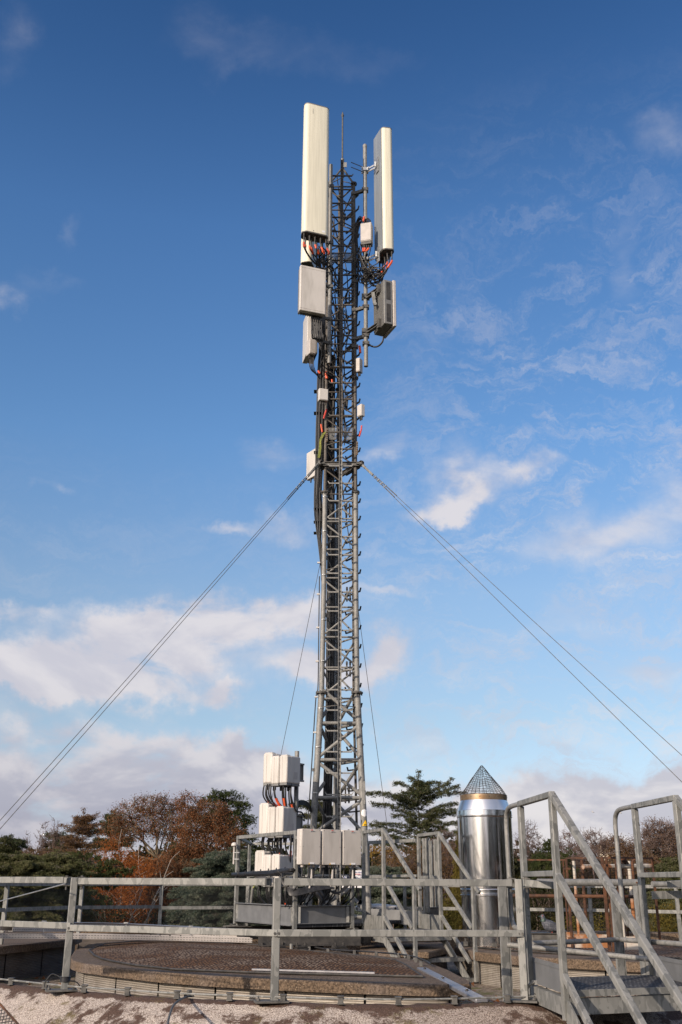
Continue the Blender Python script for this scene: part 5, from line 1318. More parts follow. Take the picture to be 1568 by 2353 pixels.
g = MB(); g.bar(at(An, -.565)+hdn*.03+AXn[0]*.03, at(Bn, -.565)+hdn*.03, .006, .035); g.bar(at(An, -.63)+hdn*.015+AXn[0]*.02, at(Bn, -.63)+hdn*.015, .010, .085); g.build('fascia', 'galv', ns)
for k in range(1, 6):
    o_ = VV*(.21*k); a = at(An, fzn)+o_+AXn[0]*.02; b_ = at(Bn, fzn)+o_
    g = MB(); g.bar(a, b_, .20, .025); g.build('tread', 'grating', ns)
# extra uprights and knee rails beside the near stair
kr = thing('knee_rail', 'pair of flat posts with low round tubes behind the near stair', 'railing', PY(1167, 2300, 7.1))
for (ut, ub, vb, Y_) in ((1155, 1169, 2300, 7.15), (1421, 1432, 2256, 7.5)):
    b_ = PY(ub-3, vb, Y_); top = PY(ut, 2022 if Y_ < 7.3 else 2062, Y_).z
    g = MB(); g.box((b_.x, Y_, (top+b_.z)/2), .055, .02, top-b_.z, frame(R(20))); g.box((b_.x+.028, Y_+.03, (top+b_.z)/2), .006, .06, top-b_.z, frame(R(20))); g.build('flat_post', 'galv', kr)
for a, b_ in ((PY(1224,2168,7.1), PY(1421,2159,7.45)), (PY(1428,2159,7.45), PY(1640,2175,6.6)), (PY(1166,2171,7.1), PY(1492,2204,6.9))):
    g = MB(); g.tube([a, b_], .0165, 10); g.build('tube_rail', 'galv_mast', kr)
# earth lug on post foot
t = thing('earth_wire', 'short grey earth lead bent from the right post to the stair', 'wire', PY(1210,2290,6.8))
g = MB(); cable(g, [PY(1211,2292,6.7), PY(1211,2278,6.7), PY(1214,2267,6.7), PY(1222,2260,6.7), PY(1236,2257,6.75)], .009); g.build('wire', 'galv_mast', t)
g = MB(); c = PY(1209,2296,6.68); g.box(c, .04, .03, .05); g.lathe(c+Vector((0,-.02,0)), [(.016,-.004),(.012,.006)], 10, (Vector((1,0,0)), Zv, Vector((0,-1,0)))); g.build('clamp', 'galv_old', t)
g = MB(); c = PY(1240,2257,6.72); g.box(c, .09, .02, .022); g.build('clamp', 'zinc', t)
# rail piece at right edge beyond stair
t = thing('guard_rail', 'short end of the guard rail right of the near stair', 'railing', PY(1560, 2290, 6.9))
a = PY(1537, 2032, 6.9); b_ = PY(1800, 2020, 7.2); g = MB(); g.bar(a, b_, .04, .042); g.build('top_rail', 'galv', t, bevel=.003)
a = PY(1499, 2057, 7.0); b_ = PY(1800, 2050, 7.2); g = MB(); g.bar(a, b_, .012, .048); g.build('mid_rail', 'galv', t)
p = PY(1700, 2285, 7.1); g = MB(); g.box((p.x, p.y, -.33), .046, .046, .68); g.build('post', 'galv', t)
# wide C post right of stair B far post
g = MB(); p = PY(1485, 2200, 7.15); g.box((p.x, p.y, -.36), .075, .03, .70, AXn); g.box((p.x-.03, p.y-.02, -.36), .012, .05, .70, AXn)
tag(g.build('channel_post', 'galv', None, loc=(p.x, p.y, -.7)), 'wide steel channel upright behind the right handrail of the near stair', 'post')

# horizontal round pipe
t = thing('pipe_rail', 'thick weathered horizontal pipe running behind the near stair', 'pipe', PY(1370, 2028, 9.5))
g = MB(); a = PY(1236, 2027.5, 9.3); b_ = PY(1478, 2028.5, 9.5); g.tube([a, b_], .031, 14); g.build('pipe', 'galv_mast', t)
g = MB(); g.tube([b_+Vector((.08,0,-.012)), PY(1620, 2034, 9.6)], .026, 14); g.build('pipe', 'galv_mast', t)
g = MB(); c = PY(1463, 2028, 9.46); g.lathe(c, [(.008,0),(.008,.01)], 8, (Vector((1,0,0)), Zv, Vector((0,-1,0)))); g.build('bolt', 'rust', t)
q = PY(1475, 2040, 9.55); g = MB(); g.tube([(q.x, q.y, -.02), (q.x, q.y, SLZ)], .02, 8); g.build('leg', 'galv_mast', t)

# ============================================================ RUSTY CAGE
cg = thing('access_cage', 'rusty steel frame cage with wire netting around the hatch on the right cover', 'cage', PZ(1360, 2184, SLZ))
YC = 10.6
def cz(u, v, Y_=YC): return PY(u, v, Y_)
def cpost(u, vt, vb, Y_, s_=.035, m='rust', name='upright'):
    b_ = PY(u, vb, Y_); zt = PY(u, vt, Y_).z; g = MB(); g.box((b_.x, Y_, (zt+b_.z)/2), s_, s_, zt-b_.z); g.box((b_.x+s_*.7, Y_+.01, (zt+b_.z)/2), .006, s_*1.4, zt-b_.z); g.build(name, m, cg)
for u, vt, vb, Y_, s_ in ((1315, 1972, 2178, YC, .020), (1401, 1970, 2186, YC-.2, .024), (1411, 1972, 2186, YC, .020), (1517, 1971, 2166, 11.4, .020), (1435, 1973, 2180, 11.0, .014), (1446, 1973, 2180, 11.2, .014), (1306, 1974, 2150, 11.8, .014)): cpost(u, vt, vb, Y_, s_)
for (a, b_) in ((cz(1302,1972), cz(1402,1971,YC-.2)), (cz(1402,1971,YC-.2), cz(1500,1972,11.4)), (cz(1302,1974), cz(1302,1978,11.8)), (cz(1190,1976,11.5), cz(1302,1976,11.0))): g = MB(); g.bar(a, b_, .014, .016); g.build('top_bar', 'rust', cg)
g = MB(); g.tube([cz(1340,1992,10.9), cz(1495,1990,11.4)], .024, 12); g.build('cross_pipe', 'rust_white', cg)
g = MB(); g.tube([cz(1170,2058,10.8), cz(1389,2060,10.5)], .018, 10); g.build('cross_pipe', 'rust', cg); g = MB(); g.tube([cz(1405,2060,10.8), cz(1476,2061,11)], .018, 10); g.build('cross_pipe', 'rust', cg)
for u, ub, vt, vb, Y_, m_, r_ in ((1316,1331,1978,2150,11.6,'rust_white',.017),(1336,1347,1976,2110,11.3,'rust',.017),(1445,1461,1978,2152,11.6,'rust_white',.022),(1434,1437,2080,2182,10.6,'rust_white',.015)):
    b_ = PY(ub, vb, Y_); zt = PY(u, vt, Y_).z; g = MB(); g.tube([(b_.x, Y_, b_.z), (b_.x, Y_, zt)], r_, 10); g.build('pipe_upright', m_, cg)
for (u, vt, ub, vb) in ((1400,1974,1440,2175), (1420,1974,1445,2150), (1456,1974,1474,2123)):
    Y_ = 11.1; b_ = PY(ub-8, vb, Y_); zt = PY(u, vt, Y_).z; x0 = b_.x
    g = MB(); g.tube(smoothpath([(x0+.14, Y_+.15, zt-.05), (x0+.06, Y_, zt), (x0+.01, Y_, zt-.02), (x0, Y_, zt-.09), (x0, Y_, (zt+b_.z)/2), (x0, Y_, b_.z)], 5), .014, 8); g.build('hoop', 'rust', cg)
for u0, u1, v0, v1, m_ in ((1320,1398,2147,2178,'rust_white'), (1302,1314,2142,2176,'rust_white'), (1433,1494,2152,2182,'rust_white')):
    p = cz(u0, v0); q = cz(u1, v1); g = MB(); g.box(((p.x+q.x)/2, YC, (p.z+q.z)/2), q.x-p.x, .006, p.z-q.z); g.build('kick_plate', m_, cg)
for v in (2156, 1996): g = MB(); c = cz(1314 if v > 2000 else 1303, v); g.box(c, .07, .03, .02); g.lathe(c-Zv*.03, [(.014,0),(.014,.05)], 8); g.build('hinge', 'rust', cg)
g = MB()
for i in range(25): u = 1304+i*8; a = cz(u, 1974, YC+.03); b_ = cz(u, 2150, YC+.03); g.tube([a, (a.x, b_.y, b_.z)], .0012, 3, False)
for i in range(16): v = 1978+i*11; g.tube([cz(1304, v, YC+.03), cz(1500, v, YC+.03)], .0012, 3, False)
g.build('wire_netting', 'black_rubber', cg)
# grey block with pigeon
t = thing('concrete_block', 'dark squared block under the pigeon on the right cover', 'block', PZ(1255, 2180, SLZ)); a = PY(1221, 2146, 11.9); b_ = PY(1286, 2171, 11.9)
g = MB(); g.box(((a.x+b_.x)/2, 12.0, (a.z+SLZ)/2), b_.x-a.x, .25, a.z-SLZ); g.build('body', 'galv_old', t, bevel=.01)
g = MB(); g.box(((a.x+b_.x)/2, 12.0, a.z+.006), b_.x-a.x+.03, .28, .012); g.build('lid', 'dark_steel', t)
# pigeon
bc = PY(1270, 2144, 11.95); bc.z = a.z-.018
t = thing('pigeon', 'grey pigeon sitting on the dark block behind the near stair', 'bird', bc)
g = MB(); X, Y, Z = frame(R(8))
rings = []
prof = [(-.155,.010,.014,.045),(-.11,.022,.026,.055),(-.06,.042,.045,.075),(-.01,.054,.058,.09),(.035,.056,.062,.10),(.065,.048,.055,.115),(.085,.034,.040,.14),(.095,.025,.028,.165),(.10,.023,.025,.185),(.104,.022,.024,.20),(.104,.014,.014,.216)]
def ell(cx, cz_, rx, rz, tilt):
    return [bc+X*(-cx)*-1*0+X*(-(cx)+0)+Y*(rx*math.cos(a))+X*(math.sin(tilt)*rz*math.sin(a))+Z*(cz_+math.cos(tilt)*rz*math.sin(a)) for a in [k*math.pi/6 for k in range(12)]]
rr_ = [ell(cx, cz_, rx, rz, R(min(80, max(0, (i-3)*16)))) for i, (cx, rx, rz, cz_) in enumerate(prof)]
k0 = len(g.v)
for r1_ in rr_: g.v += [tuple(p) for p in r1_]
for i in range(len(rr_)-1):
    for j in range(12): a_ = i*12+j; b2 = i*12+(j+1) % 12; g.f.append((a_, b2, b2+12, a_+12))
g.f.append(tuple(range(12))); g.f.append(tuple((len(rr_)-1)*12+j for j in range(12)))
bo = g.build('body', 'bird_grey', t)
hp = bc-X*.108+Z*.20; g = MB(); g.lathe(hp-X*.018-Z*.004, [(.007,0),(.004,.014),(.001,.024)], 8, (Y, Z, -X)); g.build('beak', 'bird_dark', t)
for e in (-1, 1):
    g = MB(); g.lathe(hp+Y*(.0215*e)+Z*.004, [(.005,-.001),(.003,.002)], 8, (X, Z, Y*e)); g.build('eye', 'faded_tag', t)
    g = MB(); wpts = [bc-X*.05+Y*.054*e+Z*.115, bc-X*.02+Y*.062*e+Z*.06, bc+X*.06+Y*.05*e+Z*.045, bc+X*.15+Y*.02*e+Z*.04, bc+X*.08+Y*.045*e+Z*.085, bc+X*.0+Y*.058*e+Z*.13]
    g.prism(wpts, Y*(.006*e)); g.build('wing', 'bird_grey', t)
    g = MB(); g.tube([bc+Y*.02*e-X*.01+Z*.045, bc+Y*.02*e-X*.01+Z*.002], .004, 6); g.box(bc+Y*.02*e-X*.02+Z*.002, .035, .018, .004, (X, Y, Z)); g.build('foot', 'faded_tag', t)
g = MB(); g.lathe(bc-X*.094+Z*.145, [(.036,0),(.030,.02),(.026,.035)], 12); g.build('neck_feathers', 'bird_dark', t)
# two distant flying birds
for (u, v, lb) in ((1363, 1866, 'tiny white bird flying far away left of the other one'), (1427, 1868, 'tiny white bird flying far away nearer the right edge')):
    c = PY(u, v, 180.0); t = thing('gull', lb, 'bird', c)
    g = MB(); g.tube([c+Vector((-.25,0,.03)), c, c+Vector((.28,.1,-.05))], [.03,.09,.02], 8); g.build('body', 'white_paint', t)
    for e in (-1, 1): g = MB(); g.prism([c+Vector((.04,0,0)), c+Vector((-.08,0,0)), c+Vector((-.22+.1*e,0,.12+.10*e)), c+Vector((-.35+.2*e,0,.26+.14*e)), c+Vector((-.18+.1*e,0,.1+.12*e))], (0,.02,0)); g.build('wing', 'unit_light', t)
#@@PART4@@
# ============================================================ TREES
NR = np.random.default_rng(7)
def fastmesh(name, verts, faces, m, parent=None, smooth=False):
    me = bpy.data.meshes.new(name); verts = np.asarray(verts, dtype=np.float32); faces = np.asarray(faces, dtype=np.int32)
    if parent is not None: verts = verts - np.array(ORG[parent], dtype=np.float32)
    me.vertices.add(len(verts)); me.vertices.foreach_set('co', verts.ravel())
    k = faces.shape[1]; me.loops.add(faces.size); me.loops.foreach_set('vertex_index', faces.ravel())
    me.polygons.add(len(faces)); me.polygons.foreach_set('loop_start', np.arange(0, faces.size, k, dtype=np.int32))
    if smooth: me.polygons.foreach_set('use_smooth', np.ones(len(faces), dtype=bool))
    me.update(calc_edges=True); me.materials.append(M[m])
    o = bpy.data.objects.new(name, me); C.objects.link(o)
    if parent is not None: o.parent = parent; ORG[o] = ORG[parent]
    return o
def limbs(segs, n=5):
    """segs: list of (p, q, r0, r1) -> verts, quads"""
    P = np.array([s[0] for s in segs], float); Q = np.array([s[1] for s in segs], float)
    r0 = np.array([s[2] for s in segs]); r1 = np.array([s[3] for s in segs]); D = Q-P; D /= (np.linalg.norm(D, axis=1, keepdims=True)+1e-9)
    A = np.where(np.abs(D[:, 2:3]) < .9, np.array([[0,0,1.]]), np.array([[1.,0,0]])); X = np.cross(D, A); X /= np.linalg.norm(X, axis=1, keepdims=True); Y = np.cross(D, X)
    vs = []
    for R0, base in ((r0, P), (r1, Q)):
        for j in range(n):
            a = 2*math.pi*j/n; vs.append(base + (X*math.cos(a)+Y*math.sin(a))*R0[:, None])
    V = np.stack(vs, 1).reshape(-1, 3); k = np.arange(len(segs))[:, None]*2*n
    F_ = np.concatenate([k+np.array([[j, (j+1) % n, n+(j+1) % n, n+j]]) for j in range(n)], 0)
    return V, F_
def cards(cen, n, spread, size, aspect=1.0, dirs=None, dspread=1.0, flat=1.0):
    """n leaf triangles round each centre; dirs = preferred long direction"""
    cen = np.repeat(np.asarray(cen, float), n, 0); N_ = len(cen)
    off = NR.normal(size=(N_, 3))*np.asarray(spread); c = cen+off
    d = NR.normal(size=(N_, 3)); d[:, 2] *= flat
    if dirs is not None: d = d*dspread + np.repeat(np.asarray(dirs, float), n, 0) if np.ndim(dirs) == 2 else d*dspread+np.asarray(dirs, float)
    d /= np.linalg.norm(d, axis=1, keepdims=True)+1e-9
    e = NR.normal(size=(N_, 3)); e[:, 2] *= flat; e -= d*(e*d).sum(1, keepdims=True); e /= np.linalg.norm(e, axis=1, keepdims=True)+1e-9
    s_ = size*NR.uniform(.6, 1.35, (N_, 1)); w_ = s_/aspect
    a = c-d*s_*.5-e*w_*.5; b_ = c-d*s_*.5+e*w_*.5; t_ = c+d*s_*.5
    V = np.stack([a, b_, t_], 1).reshape(-1, 3); return V, np.arange(N_*3).reshape(-1, 3)
def upx(D): return D/F*1.0     # metres per picture unit at depth D (approx)
GZ = -14
def curve(p, q, r0, r1, segs, bend=.08, n=6, rise=.0, rg=None):
    p = np.array(p, float); q = np.array(q, float); L = np.linalg.norm(q-p); off = NR.normal(size=3)*bend*L; prev = p
    for i in range(1, n+1):
        t_ = i/n; c = p+(q-p)*t_+off*math.sin(math.pi*t_)+np.array([0,0,rise*L*math.sin(math.pi*t_)])+NR.normal(size=3)*L*.012*(i < n)
        segs.append((prev, c, r0+(r1-r0)*(i-1)/n, r0+(r1-r0)*t_)); prev = c
def wpt(u, v, D): p = PY(u, v, D); return np.array(p)
def blobs_to_world(blobs, D, depthk=.9):
    out = []
    for (u, v, ru, rv) in blobs:
        c = wpt(u, v, D); s_ = upx(D)*1.02; out.append((c, ru*s_, rv*s_, ru*s_*depthk))
    return out
def sample_blob(b_, n, shell=.0):
    c, rx, rz, ry = b_; d = NR.normal(size=(n, 3)); d /= np.linalg.norm(d, axis=1, keepdims=True); r_ = NR.uniform(shell, 1, (n, 1))**(1/2.2)
    return c+d*r_*np.array([rx, ry, rz])
def deciduous(label, cat, D, tu, fork_v, blobs, nclump, lm, bark, lsize, leaves, twigs=3, tr=4, group=None, twl=9, name='broadleaf_tree', lean=0):
    px_ = upx(D); tr = tr*px_; twl = twl*px_; lsize = lsize*px_
    base = wpt(tu, fork_v, D); root = base.copy(); root[2] = GZ; root[0] -= lean
    t = thing(name, label, cat, tuple(root), group); segs = []
    curve(root, base, tr*1.25, tr, segs, .01, 6); B_ = blobs_to_world(blobs, D)
    tips = []; area = sum(b_[1]*b_[2] for b_ in B_)
    for b_ in B_:
        k = max(3, int(nclump*b_[1]*b_[2]/area)); mid = b_[0]-np.array([0,0,b_[2]*.35]); curve(base, mid, tr*.6, tr*.25, segs, .10, 6, -.03)
        sub = sample_blob(b_, max(3, k//7), .2); hubs = []
        for s_ in sub: curve(mid, s_, tr*.22, tr*.09, segs, .10, 4, .05); hubs.append(s_)
        hubs = np.array(hubs); pts = sample_blob(b_, k, .3)
        for p in pts:
            h = hubs[np.argmin(((hubs-p)**2).sum(1))]; curve(h, p, tr*.08, px_*.45, segs, .08, 3, .04); tips.append(p)
            for _ in range(twigs):
                q = p+NR.normal(size=3)*twl*np.array([.5,.5,.4])+np.array([0,0,twl*.35]); segs.append((p, q, px_*.42, px_*.22))
                for __ in range(2): q2 = q+NR.normal(size=3)*twl*.3+np.array([0,0,twl*.12]); segs.append((q, q2, px_*.26, px_*.16))
    V, F_ = limbs(segs, 4); fastmesh('branches', V, F_, bark, t)
    if leaves: V, F_ = cards(tips, leaves, twl*.75, lsize, 1.2); fastmesh('leaves', V, F_, lm, t)
    return t
def pine(label, D, tu, blobs, ncl, lm='needle_pine', bark='bark', size=3.4, per=60, tr=3.5, clump=6, name='pine_tree', group=None, top_v=None):
    px_ = upx(D); size *= px_; tr *= px_; clump *= px_
    B_ = blobs_to_world(blobs, D); top = max(B_, key=lambda b_: b_[0][2]); root = wpt(tu, 2030, D); root[2] = GZ
    t = thing(name, label, 'tree', tuple(root), group); segs = []; tp = top[0].copy(); tp[0] = tp[0]*.4+wpt(tu, 2000, D)[0]*.6; curve(root, tp, tr, tr*.25, segs, .01, 8)
    area = sum(b_[1]*b_[2] for b_ in B_); tips = []
    for b_ in B_:
        st_ = root+(tp-root)*min(.97, max(.2, (b_[0][2]-.8-root[2])/(tp[2]-root[2]))); curve(st_, b_[0], tr*.35, tr*.12, segs, .05, 5)
        k = max(3, int(ncl*b_[1]*b_[2]/area)); pts = sample_blob(b_, k, .35)
        for p in pts: curve(b_[0], p, tr*.10, tr*.03, segs, .05, 3); tips.append(p)
    V, F_ = limbs(segs, 5); fastmesh('trunk', V, F_, bark, t)
    tips = np.array(tips); cs = np.repeat(tips, 6, 0)+NR.normal(size=(len(tips)*6, 3))*clump*np.array([.8,.8,.42])
    V, F_ = cards(cs, per//6, clump*.26, size, 2.6, dirs=(0,0,.55), dspread=.8); fastmesh('crown', V, F_, lm, t); return t
def cedar(label, D, tu, levels, lm='needle_dark', bark='bark', top_v=1773, size=4.2, per=16, tr=4, name='cedar_tree', droop=.10, dens=1.0, group=None, upsweep=.07, thick=1.6, hang=7, nb=5):
    """levels: (v at trunk, u left end, u right end, v left end, v right end)"""
    px_ = upx(D); size *= px_; tr *= px_; thick *= px_
    top = wpt(tu, top_v, D); root = wpt(tu, 2030, D); root[2] = GZ; root[0] = top[0]
    t = thing(name, label, 'tree', tuple(root), group); segs = []; curve(root, top, tr, .6*px_, segs, .004, 10); cs = []; dirs = []
    for (v, ul, ur, vl, vr) in levels:
        v += NR.uniform(-3, 3); ul += NR.uniform(-7, 7); ur += NR.uniform(-7, 7); vl += NR.uniform(-4, 4); vr += NR.uniform(-4, 4)
        j = wpt(tu, v, D); j[0] = root[0]+(top[0]-root[0]); ends = [(wpt(ul, vl, D), -1), (wpt(ur, vr, D), 1)]
        Lm = (abs(ends[0][0][0]-j[0])+abs(ends[1][0][0]-j[0]))/2
        for q in range(nb):   # boughs toward and away from the viewer
            a = NR.uniform(.12, .88)*math.pi*(1 if q % 2 else -1); k_ = NR.uniform(.45, 1.0) if nb > 3 else NR.uniform(.35, .7); sd = 1 if math.cos(a) > 0 else 0; e0 = ends[sd][0]
            ends.append((j+np.array([math.cos(a)*Lm*k_, math.sin(a)*Lm*k_, (e0[2]-j[2])*k_+NR.uniform(-5,5)*px_]), 0))
        for e, sd in ends:
            L = np.linalg.norm(e-j); n = max(4, int(L/(7*px_)*dens)); off = NR.normal(size=3)*.05*L; ph = NR.uniform(0, 6); prev = j
            for i in range(1, n+1):
                f = i/n; p = j+(e-j)*f+np.array([0,0,upsweep*L*math.sin(math.pi*f)])+off*math.sin(math.pi*f)+np.array([0,0,1.3*px_*math.sin(ph+f*9)]); segs.append((prev, p, max(.4*px_, tr*.28*(1-f)), max(.3*px_, tr*.28*(1-f)*.9))); prev = p
                if f > .18:
                    wdt = (5+12*math.sin(math.pi*min(1, f*1.05)))*px_; m_ = int(5*dens)+2
                    for _ in range(m_):
                        s_ = NR.uniform(-1, 1); dv = np.array([(e-j)[1], -(e-j)[0], 0]); dv /= np.linalg.norm(dv)+1e-9
                        c = p+dv*s_*wdt+np.array([0,0,-abs(s_)*droop*wdt*1.5-NR.uniform(0,1)**1.6*hang*px_+NR.uniform(0,1.5)*px_])+(e-j)/L*NR.uniform(-4,4)*px_; segs.append((p, c, .3*px_, .2*px_)); cs.append(c); dd_ = (e-j)/L*.8+dv*s_*.5; dirs.append(dd_+np.array([0,0,-.25]))
    # leader tuft
    for f in np.linspace(.86, 1, 9):
        p = root+(top-root)*f; w_ = ((1-f)*40+1.2)*px_
        for _ in range(5): c = p+NR.normal(size=3)*np.array([w_, w_, 1.5*px_]); cs.append(c); dirs.append([c[0]-p[0], c[1]-p[1], .35])
    V, F_ = limbs(segs, 4); fastmesh('trunk', V, F_, bark, t)
    V, F_ = cards(cs, per, (3.2*px_,3.2*px_,thick), size, 3.0, dirs=np.array(dirs)*.9, dspread=.5); fastmesh('foliage', V, F_, lm, t); return t
def mass(name, label, D, blobs, ncards, lm, size, kind=None, cat='bushes', aspect=1.6, twig=None, group=None, dirs=None, flat=1.0, shell=.5):
    px_ = upx(D); size *= px_
    B_ = blobs_to_world(blobs, D, 1.0); root = B_[0][0].copy(); root[2] = GZ; t = None
    cs = []; area = sum(b_[1]*b_[2] for b_ in B_)
    for b_ in B_:
        k = max(6, int(ncards/14*b_[1]*b_[2]/area)); cs.append(sample_blob(b_, k, shell))
    cs = np.concatenate(cs, 0); V, F_ = cards(cs, 14, size*1.5, size, aspect, dirs=dirs, dspread=.8 if dirs is not None else 1, flat=flat)
    if twig:
        t = thing(name, label, cat, tuple(root), group); segs = []
        for b_ in B_: 
            st_ = b_[0].copy(); st_[2] = GZ+2; curve(st_, b_[0], 1.6*px_, .8*px_, segs, .02, 4)
        for p in cs[::2]:
            b_ = min(B_, key=lambda b_: ((b_[0]-p)**2).sum()); curve(b_[0]-np.array([0,0,b_[2]*.6]), p, .5*px_, .22*px_, segs, .06, 4)
        V2, F2 = limbs(segs, 3); fastmesh('branches', V2, F2, twig, t); fastmesh('foliage', V, F_, lm, t)
    else:
        t = fastmesh(name, V, F_, lm); ORG[t] = Vector((0,0,0)); tag(t, label, cat if kind is None else None, group, kind)
        if kind: t['category'] = cat
    return t

# --- right of the mast: dark cedar
lv = [(1803,948,990,1790,1796),(1818,914,1012,1796,1800),(1832,930,1038,1815,1790),(1848,905,1046,1826,1806),(1862,846,1070,1820,1818),(1880,850,1052,1846,1842),(1897,900,1040,1874,1856),(1912,872,1062,1888,1866),(1930,850,1068,1893,1890),(1952,846,1050,1912,1912),(1972,860,1025,1940,1938)]
cedar('dark spreading cedar standing alone between the mast and the flue', 75, 963, lv, top_v=1772, size=4.2, per=20, dens=.9, tr=4.2, nb=3, hang=8, thick=1.6)
# cedar to the left behind radio heads
cedar('thin dark cedar boughs showing behind the radio heads', 80, 735, [(1850,690,760,1838,1840),(1866,672,765,1850,1852),(1885,690,770,1872,1872),(1905,672,772,1895,1894)], top_v=1838, size=4.4, per=22, tr=3.0, dens=.8)
# yellowish tree far behind
mass('autumn_tree', 'small patch of golden leaves far behind the cedar', 110, [(885,1948,26,18),(905,1965,20,16),(855,1955,14,12)], 2600, 'leaf_gold', 3.0, twig='bark_bare', cat='tree')
# big pine left
pine('large dark green pine rising behind the rusty planes', 85, 520, [(478,1840,20,13),(505,1832,26,14),(535,1835,26,15),(556,1852,20,12),(520,1858,40,16),(545,1878,26,14),(570,1890,16,10),(583,1883,9,6),(530,1905,40,18),(556,1925,34,12),(495,1890,40,26),(415,1915,20,12),(405,1945,16,12),(560,1950,30,18),(440,1880,20,12)], 330, size=4.2, per=72, tr=4.0, clump=6.8)
# rusty planes
deciduous('wide plane tree with thin rusty leaves and a forked trunk', 'tree', 70, 366, 1975, [(300,1870,45,26),(345,1852,45,24),(380,1862,40,30),(330,1900,55,30),(290,1915,42,28),(380,1905,40,28),(260,1895,28,20),(410,1880,30,34)], 520, 'leaf_rust', 'bark_plane', 2.5, 26, twigs=2, tr=4.2, twl=8.0, name='plane_tree')
deciduous('denser rusty plane tree in front of the large pine', 'tree', 68, 436, 2040, [(440,1850,32,24),(480,1870,45,26),(450,1895,50,28),(505,1895,40,28),(530,1925,34,24),(440,1940,42,32),(490,1945,50,30),(410,1985,40,34),(450,2010,46,34),(400,2040,34,26)], 900, 'leaf_rust', 'bark_plane', 2.5, 44, twigs=1, tr=4.0, twl=8.0, name='plane_tree')
deciduous('low rusty tree filling the space behind the far rail', 'tree', 66, 400, 2110, [(370,2010,40,34),(350,2060,50,30),(420,2080,50,34),(300,2090,44,26),(470,2090,40,26)], 500, 'leaf_rust', 'bark_plane', 2.6, 50, twigs=1, tr=2.5, twl=8.0, name='plane_tree')
# birches
def birch(label, tu, top_v, D, spreadu, n=1300):
    root = wpt(tu, 2030, D); root[2] = GZ; t = thing('birch_tree', label, 'tree', tuple(root)); top = wpt(tu-3, top_v, D); segs = []; px_ = upx(D); curve(root, top, 3*px_, .6*px_, segs, .012, 14)
    tips = []
    for i in range(60):
        f = NR.uniform(.45, .98); j = root+(top-root)*f; sd = NR.choice([-1, 1]); L = spreadu*upx(D)*(1.1-f*.6)*NR.uniform(.5, 1.2); e = j+np.array([sd*L, NR.uniform(-1,1)*L, L*NR.uniform(.4,.9)]); curve(j, e, .8*px_, .3*px_, segs, .05, 5)
        for _ in range(5): q = e+np.array([NR.normal()*12, NR.normal()*12, -NR.uniform(2, 30)])*px_; tips.append(q)
    V, F_ = limbs(segs, 5); fastmesh('trunk', V, F_, 'bark_birch', t)
    V, F_ = cards(tips, 75, (7*px_,6*px_,9*px_), 2.3*px_, 1.3, dirs=(0,0,-.8)); fastmesh('leaves', V, F_, 'leaf_orange', t); return t
birch('white-stemmed birch with orange leaves left of the plane tree', 283, 1905, 62, 44)
birch('orange birch with leaning white stem below the plane tree', 322, 1945, 61, 40)
birch('lowest orange birch beside the dark pine on the left', 245, 1955, 63, 40)
# white leaning stems
for i, (a, b_, lb) in enumerate((((312,2110),(392,1978),'long pale birch stem leaning right below the plane tree'), ((270,2120),(330,2030),'pale birch stem leaning behind the far rail'), ((320,2105),(372,2050),'short pale leaning stem low behind the far rail'))):
    segs = []; t = thing('leaning_birch', lb, 'tree', tuple(wpt(a[0], a[1], 57))); curve(wpt(a[0], a[1]+60, 57), wpt(b_[0], b_[1], 57), .045, .015, segs, .03, 10)
    for k in range(6): s_ = segs[4+k % 6][1]; curve(s_, s_+np.array([NR.uniform(-.5,.7), 0, NR.uniform(.3,.8)]), .018, .008, segs, .05, 4)
    V, F_ = limbs(segs, 5); fastmesh('stem', V, F_, 'bark_birch', t)
# brown sparse conifer and dark ones at the left
cedar('sparse brownish conifer with open crown left of the plane tree', 82, 193, [(1880,172,218,1876,1872),(1893,170,222,1884,1878),(1905,150,232,1896,1890),(1918,152,235,1906,1904),(1932,148,240,1922,1916),(1948,150,242,1938,1934),(1965,150,240,1955,1950)], lm='leaf_brown', bark='bark_bare', top_v=1858, size=4.0, per=9, tr=2.6, dens=1.0)
cedar('dark conifer behind the sparse one', 90, 262, [(1880,245,282,1876,1878),(1895,238,292,1888,1890),(1912,225,300,1906,1906),(1930,215,300,1925,1925),(1948,205,300,1945,1942)], top_v=1864, size=4.2, per=24, tr=3.0)
cedar('flat topped dark cedar left of the sparse conifer', 88, 145, [(1925,112,165,1913,1922),(1945,120,175,1938,1940),(1960,110,175,1955,1955)], top_v=1915, size=4.2, per=22, tr=2.5)
cedar('dark cedar at the left edge above the near rail', 72, 25, [(1935,-25,48,1925,1930),(1948,-30,52,1940,1946),(1965,-30,50,1958,1964),(1980,-30,44,1974,1976)], top_v=1922, size=4.2, per=26, tr=3.0)
for i, (u, v, lb, ru) in enumerate([(62,1918,'leftmost of three bare thin trees',12),(98,1898,'middle one of three bare thin trees',14),(128,1886,'rightmost of three bare thin trees on the left',12)]):
    deciduous(lb, 'tree', 78, u, 1985, [(u, v+24, ru*.7, 30), (u-5, v+46, ru, 26), (u+6, v+50, ru, 24)], 60, None, 'bark_bare', 2, 0, twigs=4, tr=1.3, twl=8.0, name='bare_tree', group='bare thin trees at the left')
mass('bushes', 'reddish brown bare undergrowth below the bare trees at the left', 76, [(30,1975,40,18),(80,1972,40,20),(140,1970,44,22),(200,1975,40,22)], 7000, 'leaf_brown', 2.6, twig='bark_bare')
